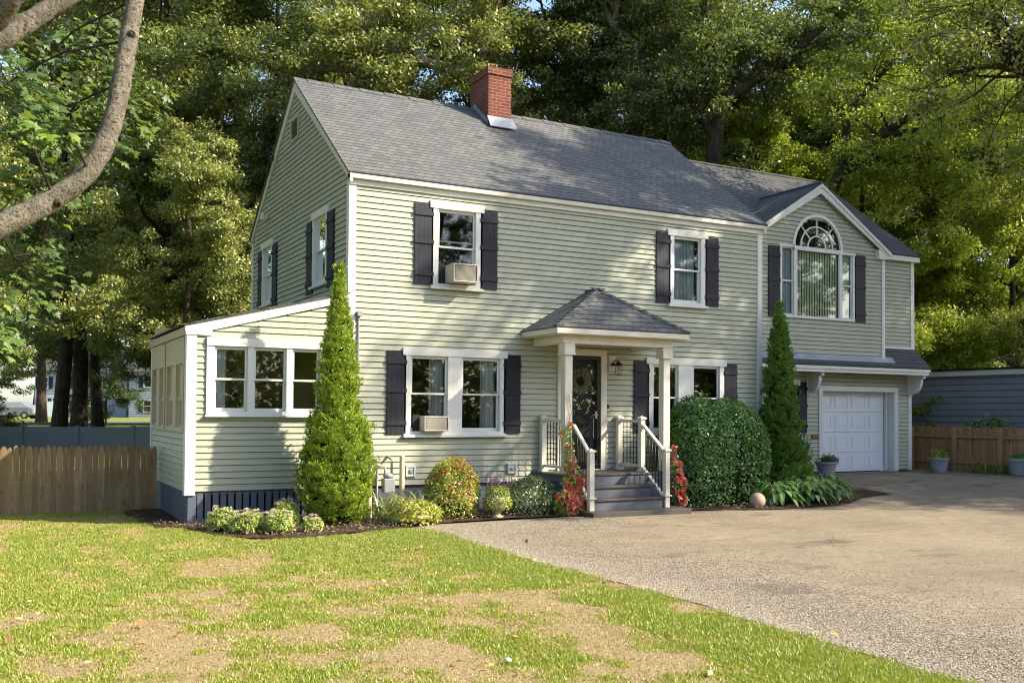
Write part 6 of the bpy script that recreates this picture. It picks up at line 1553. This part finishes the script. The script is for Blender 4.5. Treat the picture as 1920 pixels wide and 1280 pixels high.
for c, s, k in zones:
    c = np.array(c); src = min([np.array(q) for q in limb+limb2], key=lambda q: np.linalg.norm(q-c))
    mid = c*.75+src*.25+np.array([0, 0, .08]); twigs.append((np.array([src, (c+src)/2+np.array([0, 0, .10])+rs.normal(0, .03, 3), mid, c])-O, [.012, .010, .008, .005]))
    for i in range(max(3, k//8)):
        tip = c+rs.normal(0, .6, 3)*np.array(s); j0 = mid+(c-mid)*rs.uniform(0, 1); twigs.append((np.array([j0, (j0+tip)/2+rs.normal(0, .04, 3), tip])-O, [.005, .004, .002]))
        m_ = 10; LP.append(tip+rs.normal(0, .5, (m_, 3))*np.array(s)*.55); LN.append(rs.normal(0, .35, (m_, 3))+np.array([.3, -.45, .8])); LT.append(np.clip(np.full(m_, .42+.22*(s[2] < .15))+rs.normal(0, .14, m_), 0, 1))  # flatter sprays get a yellower tint that imitates backlight
V, F = tubes(ln_, 16); link('trunk', np_mesh('trunk', V, F, MT['bark2'], smooth=True), e)
rs = np.random.RandomState(170)
for (px_, dz_) in ((4, .03), (6, .02), (8, .0), (9, -.02), (11, .0)):
    q = np.array(limb[px_]); dr = unit(np.array([[rs.normal(.3, .5), -1.0, rs.normal(.2, .5)]]))[0]
    twigs.append((np.array([q-O+dr*limbr[px_]*.6, q-O+dr*(limbr[px_]+.012), q-O+dr*(limbr[px_]+.022)]), [.045, .034, .018]))
V, F = tubes(twigs, 7); link('twigs', np_mesh('twigs', V, F, MT['bark'], smooth=True), e)
# lobed maple leaf outline
ml = np.array([(0, 0), (.18, .04), (.46, -.06), (.40, .16), (.62, .34), (.36, .38), (.22, .36), (.28, .66), (.12, .62), (0, 1.0), (-.12, .62), (-.28, .66), (-.22, .36), (-.36, .38), (-.62, .34), (-.40, .16), (-.46, -.06), (-.18, .04)])
P = np.concatenate(LP); N = unit(np.concatenate(LN)); T = np.concatenate(LT); n = len(P)
TD = unit(rs.normal(0, .6, (n, 3))+np.array([.15, -.1, -.9])); TD = unit(TD-(TD*N).sum(1)[:, None]*N); S = np.cross(N, TD); sz = rs.uniform(.07, .125, n)
V = []; 
for (a, b_) in ml: V.append(P+(S*a+TD*b_)*sz[:, None]-N*(abs(a)*.22+.1*b_*b_)[None]*sz[:, None] if False else P+(S*a+TD*b_)*sz[:, None]-N*((abs(a)*.22+.12*b_*b_)*sz)[:, None])
V = np.stack(V, 1); cen = (P+TD*.32*sz[:, None])[:, None]; V = np.concatenate([V, cen], 1); kk = len(ml)
F = np.array([[i, (i+1) % kk, kk] for i in range(kk)]); F = (F[None]+np.arange(n)[:, None, None]*(kk+1)).reshape(-1, 3)
link('leaves', np_mesh('leaves', V.reshape(-1, 3)-O, F, L['nearmaple'], np.repeat(T, kk+1)), e)

# white stone on the lawn
m = MB(); m.lathe([(.01, 0), (.035, .005), (.045, .02), (.03, .04), (.008, .046)], (0, 0, 0), MT['plate'], 9); o = m.build('white_stone', smooth=True); o.scale = (.7, .7, .7); o.location = (-2.02, -9.6, float(hgt(-2, -9.6))+.015); props(o, 'small white stone lying on the lawn in the foreground', 'stone')
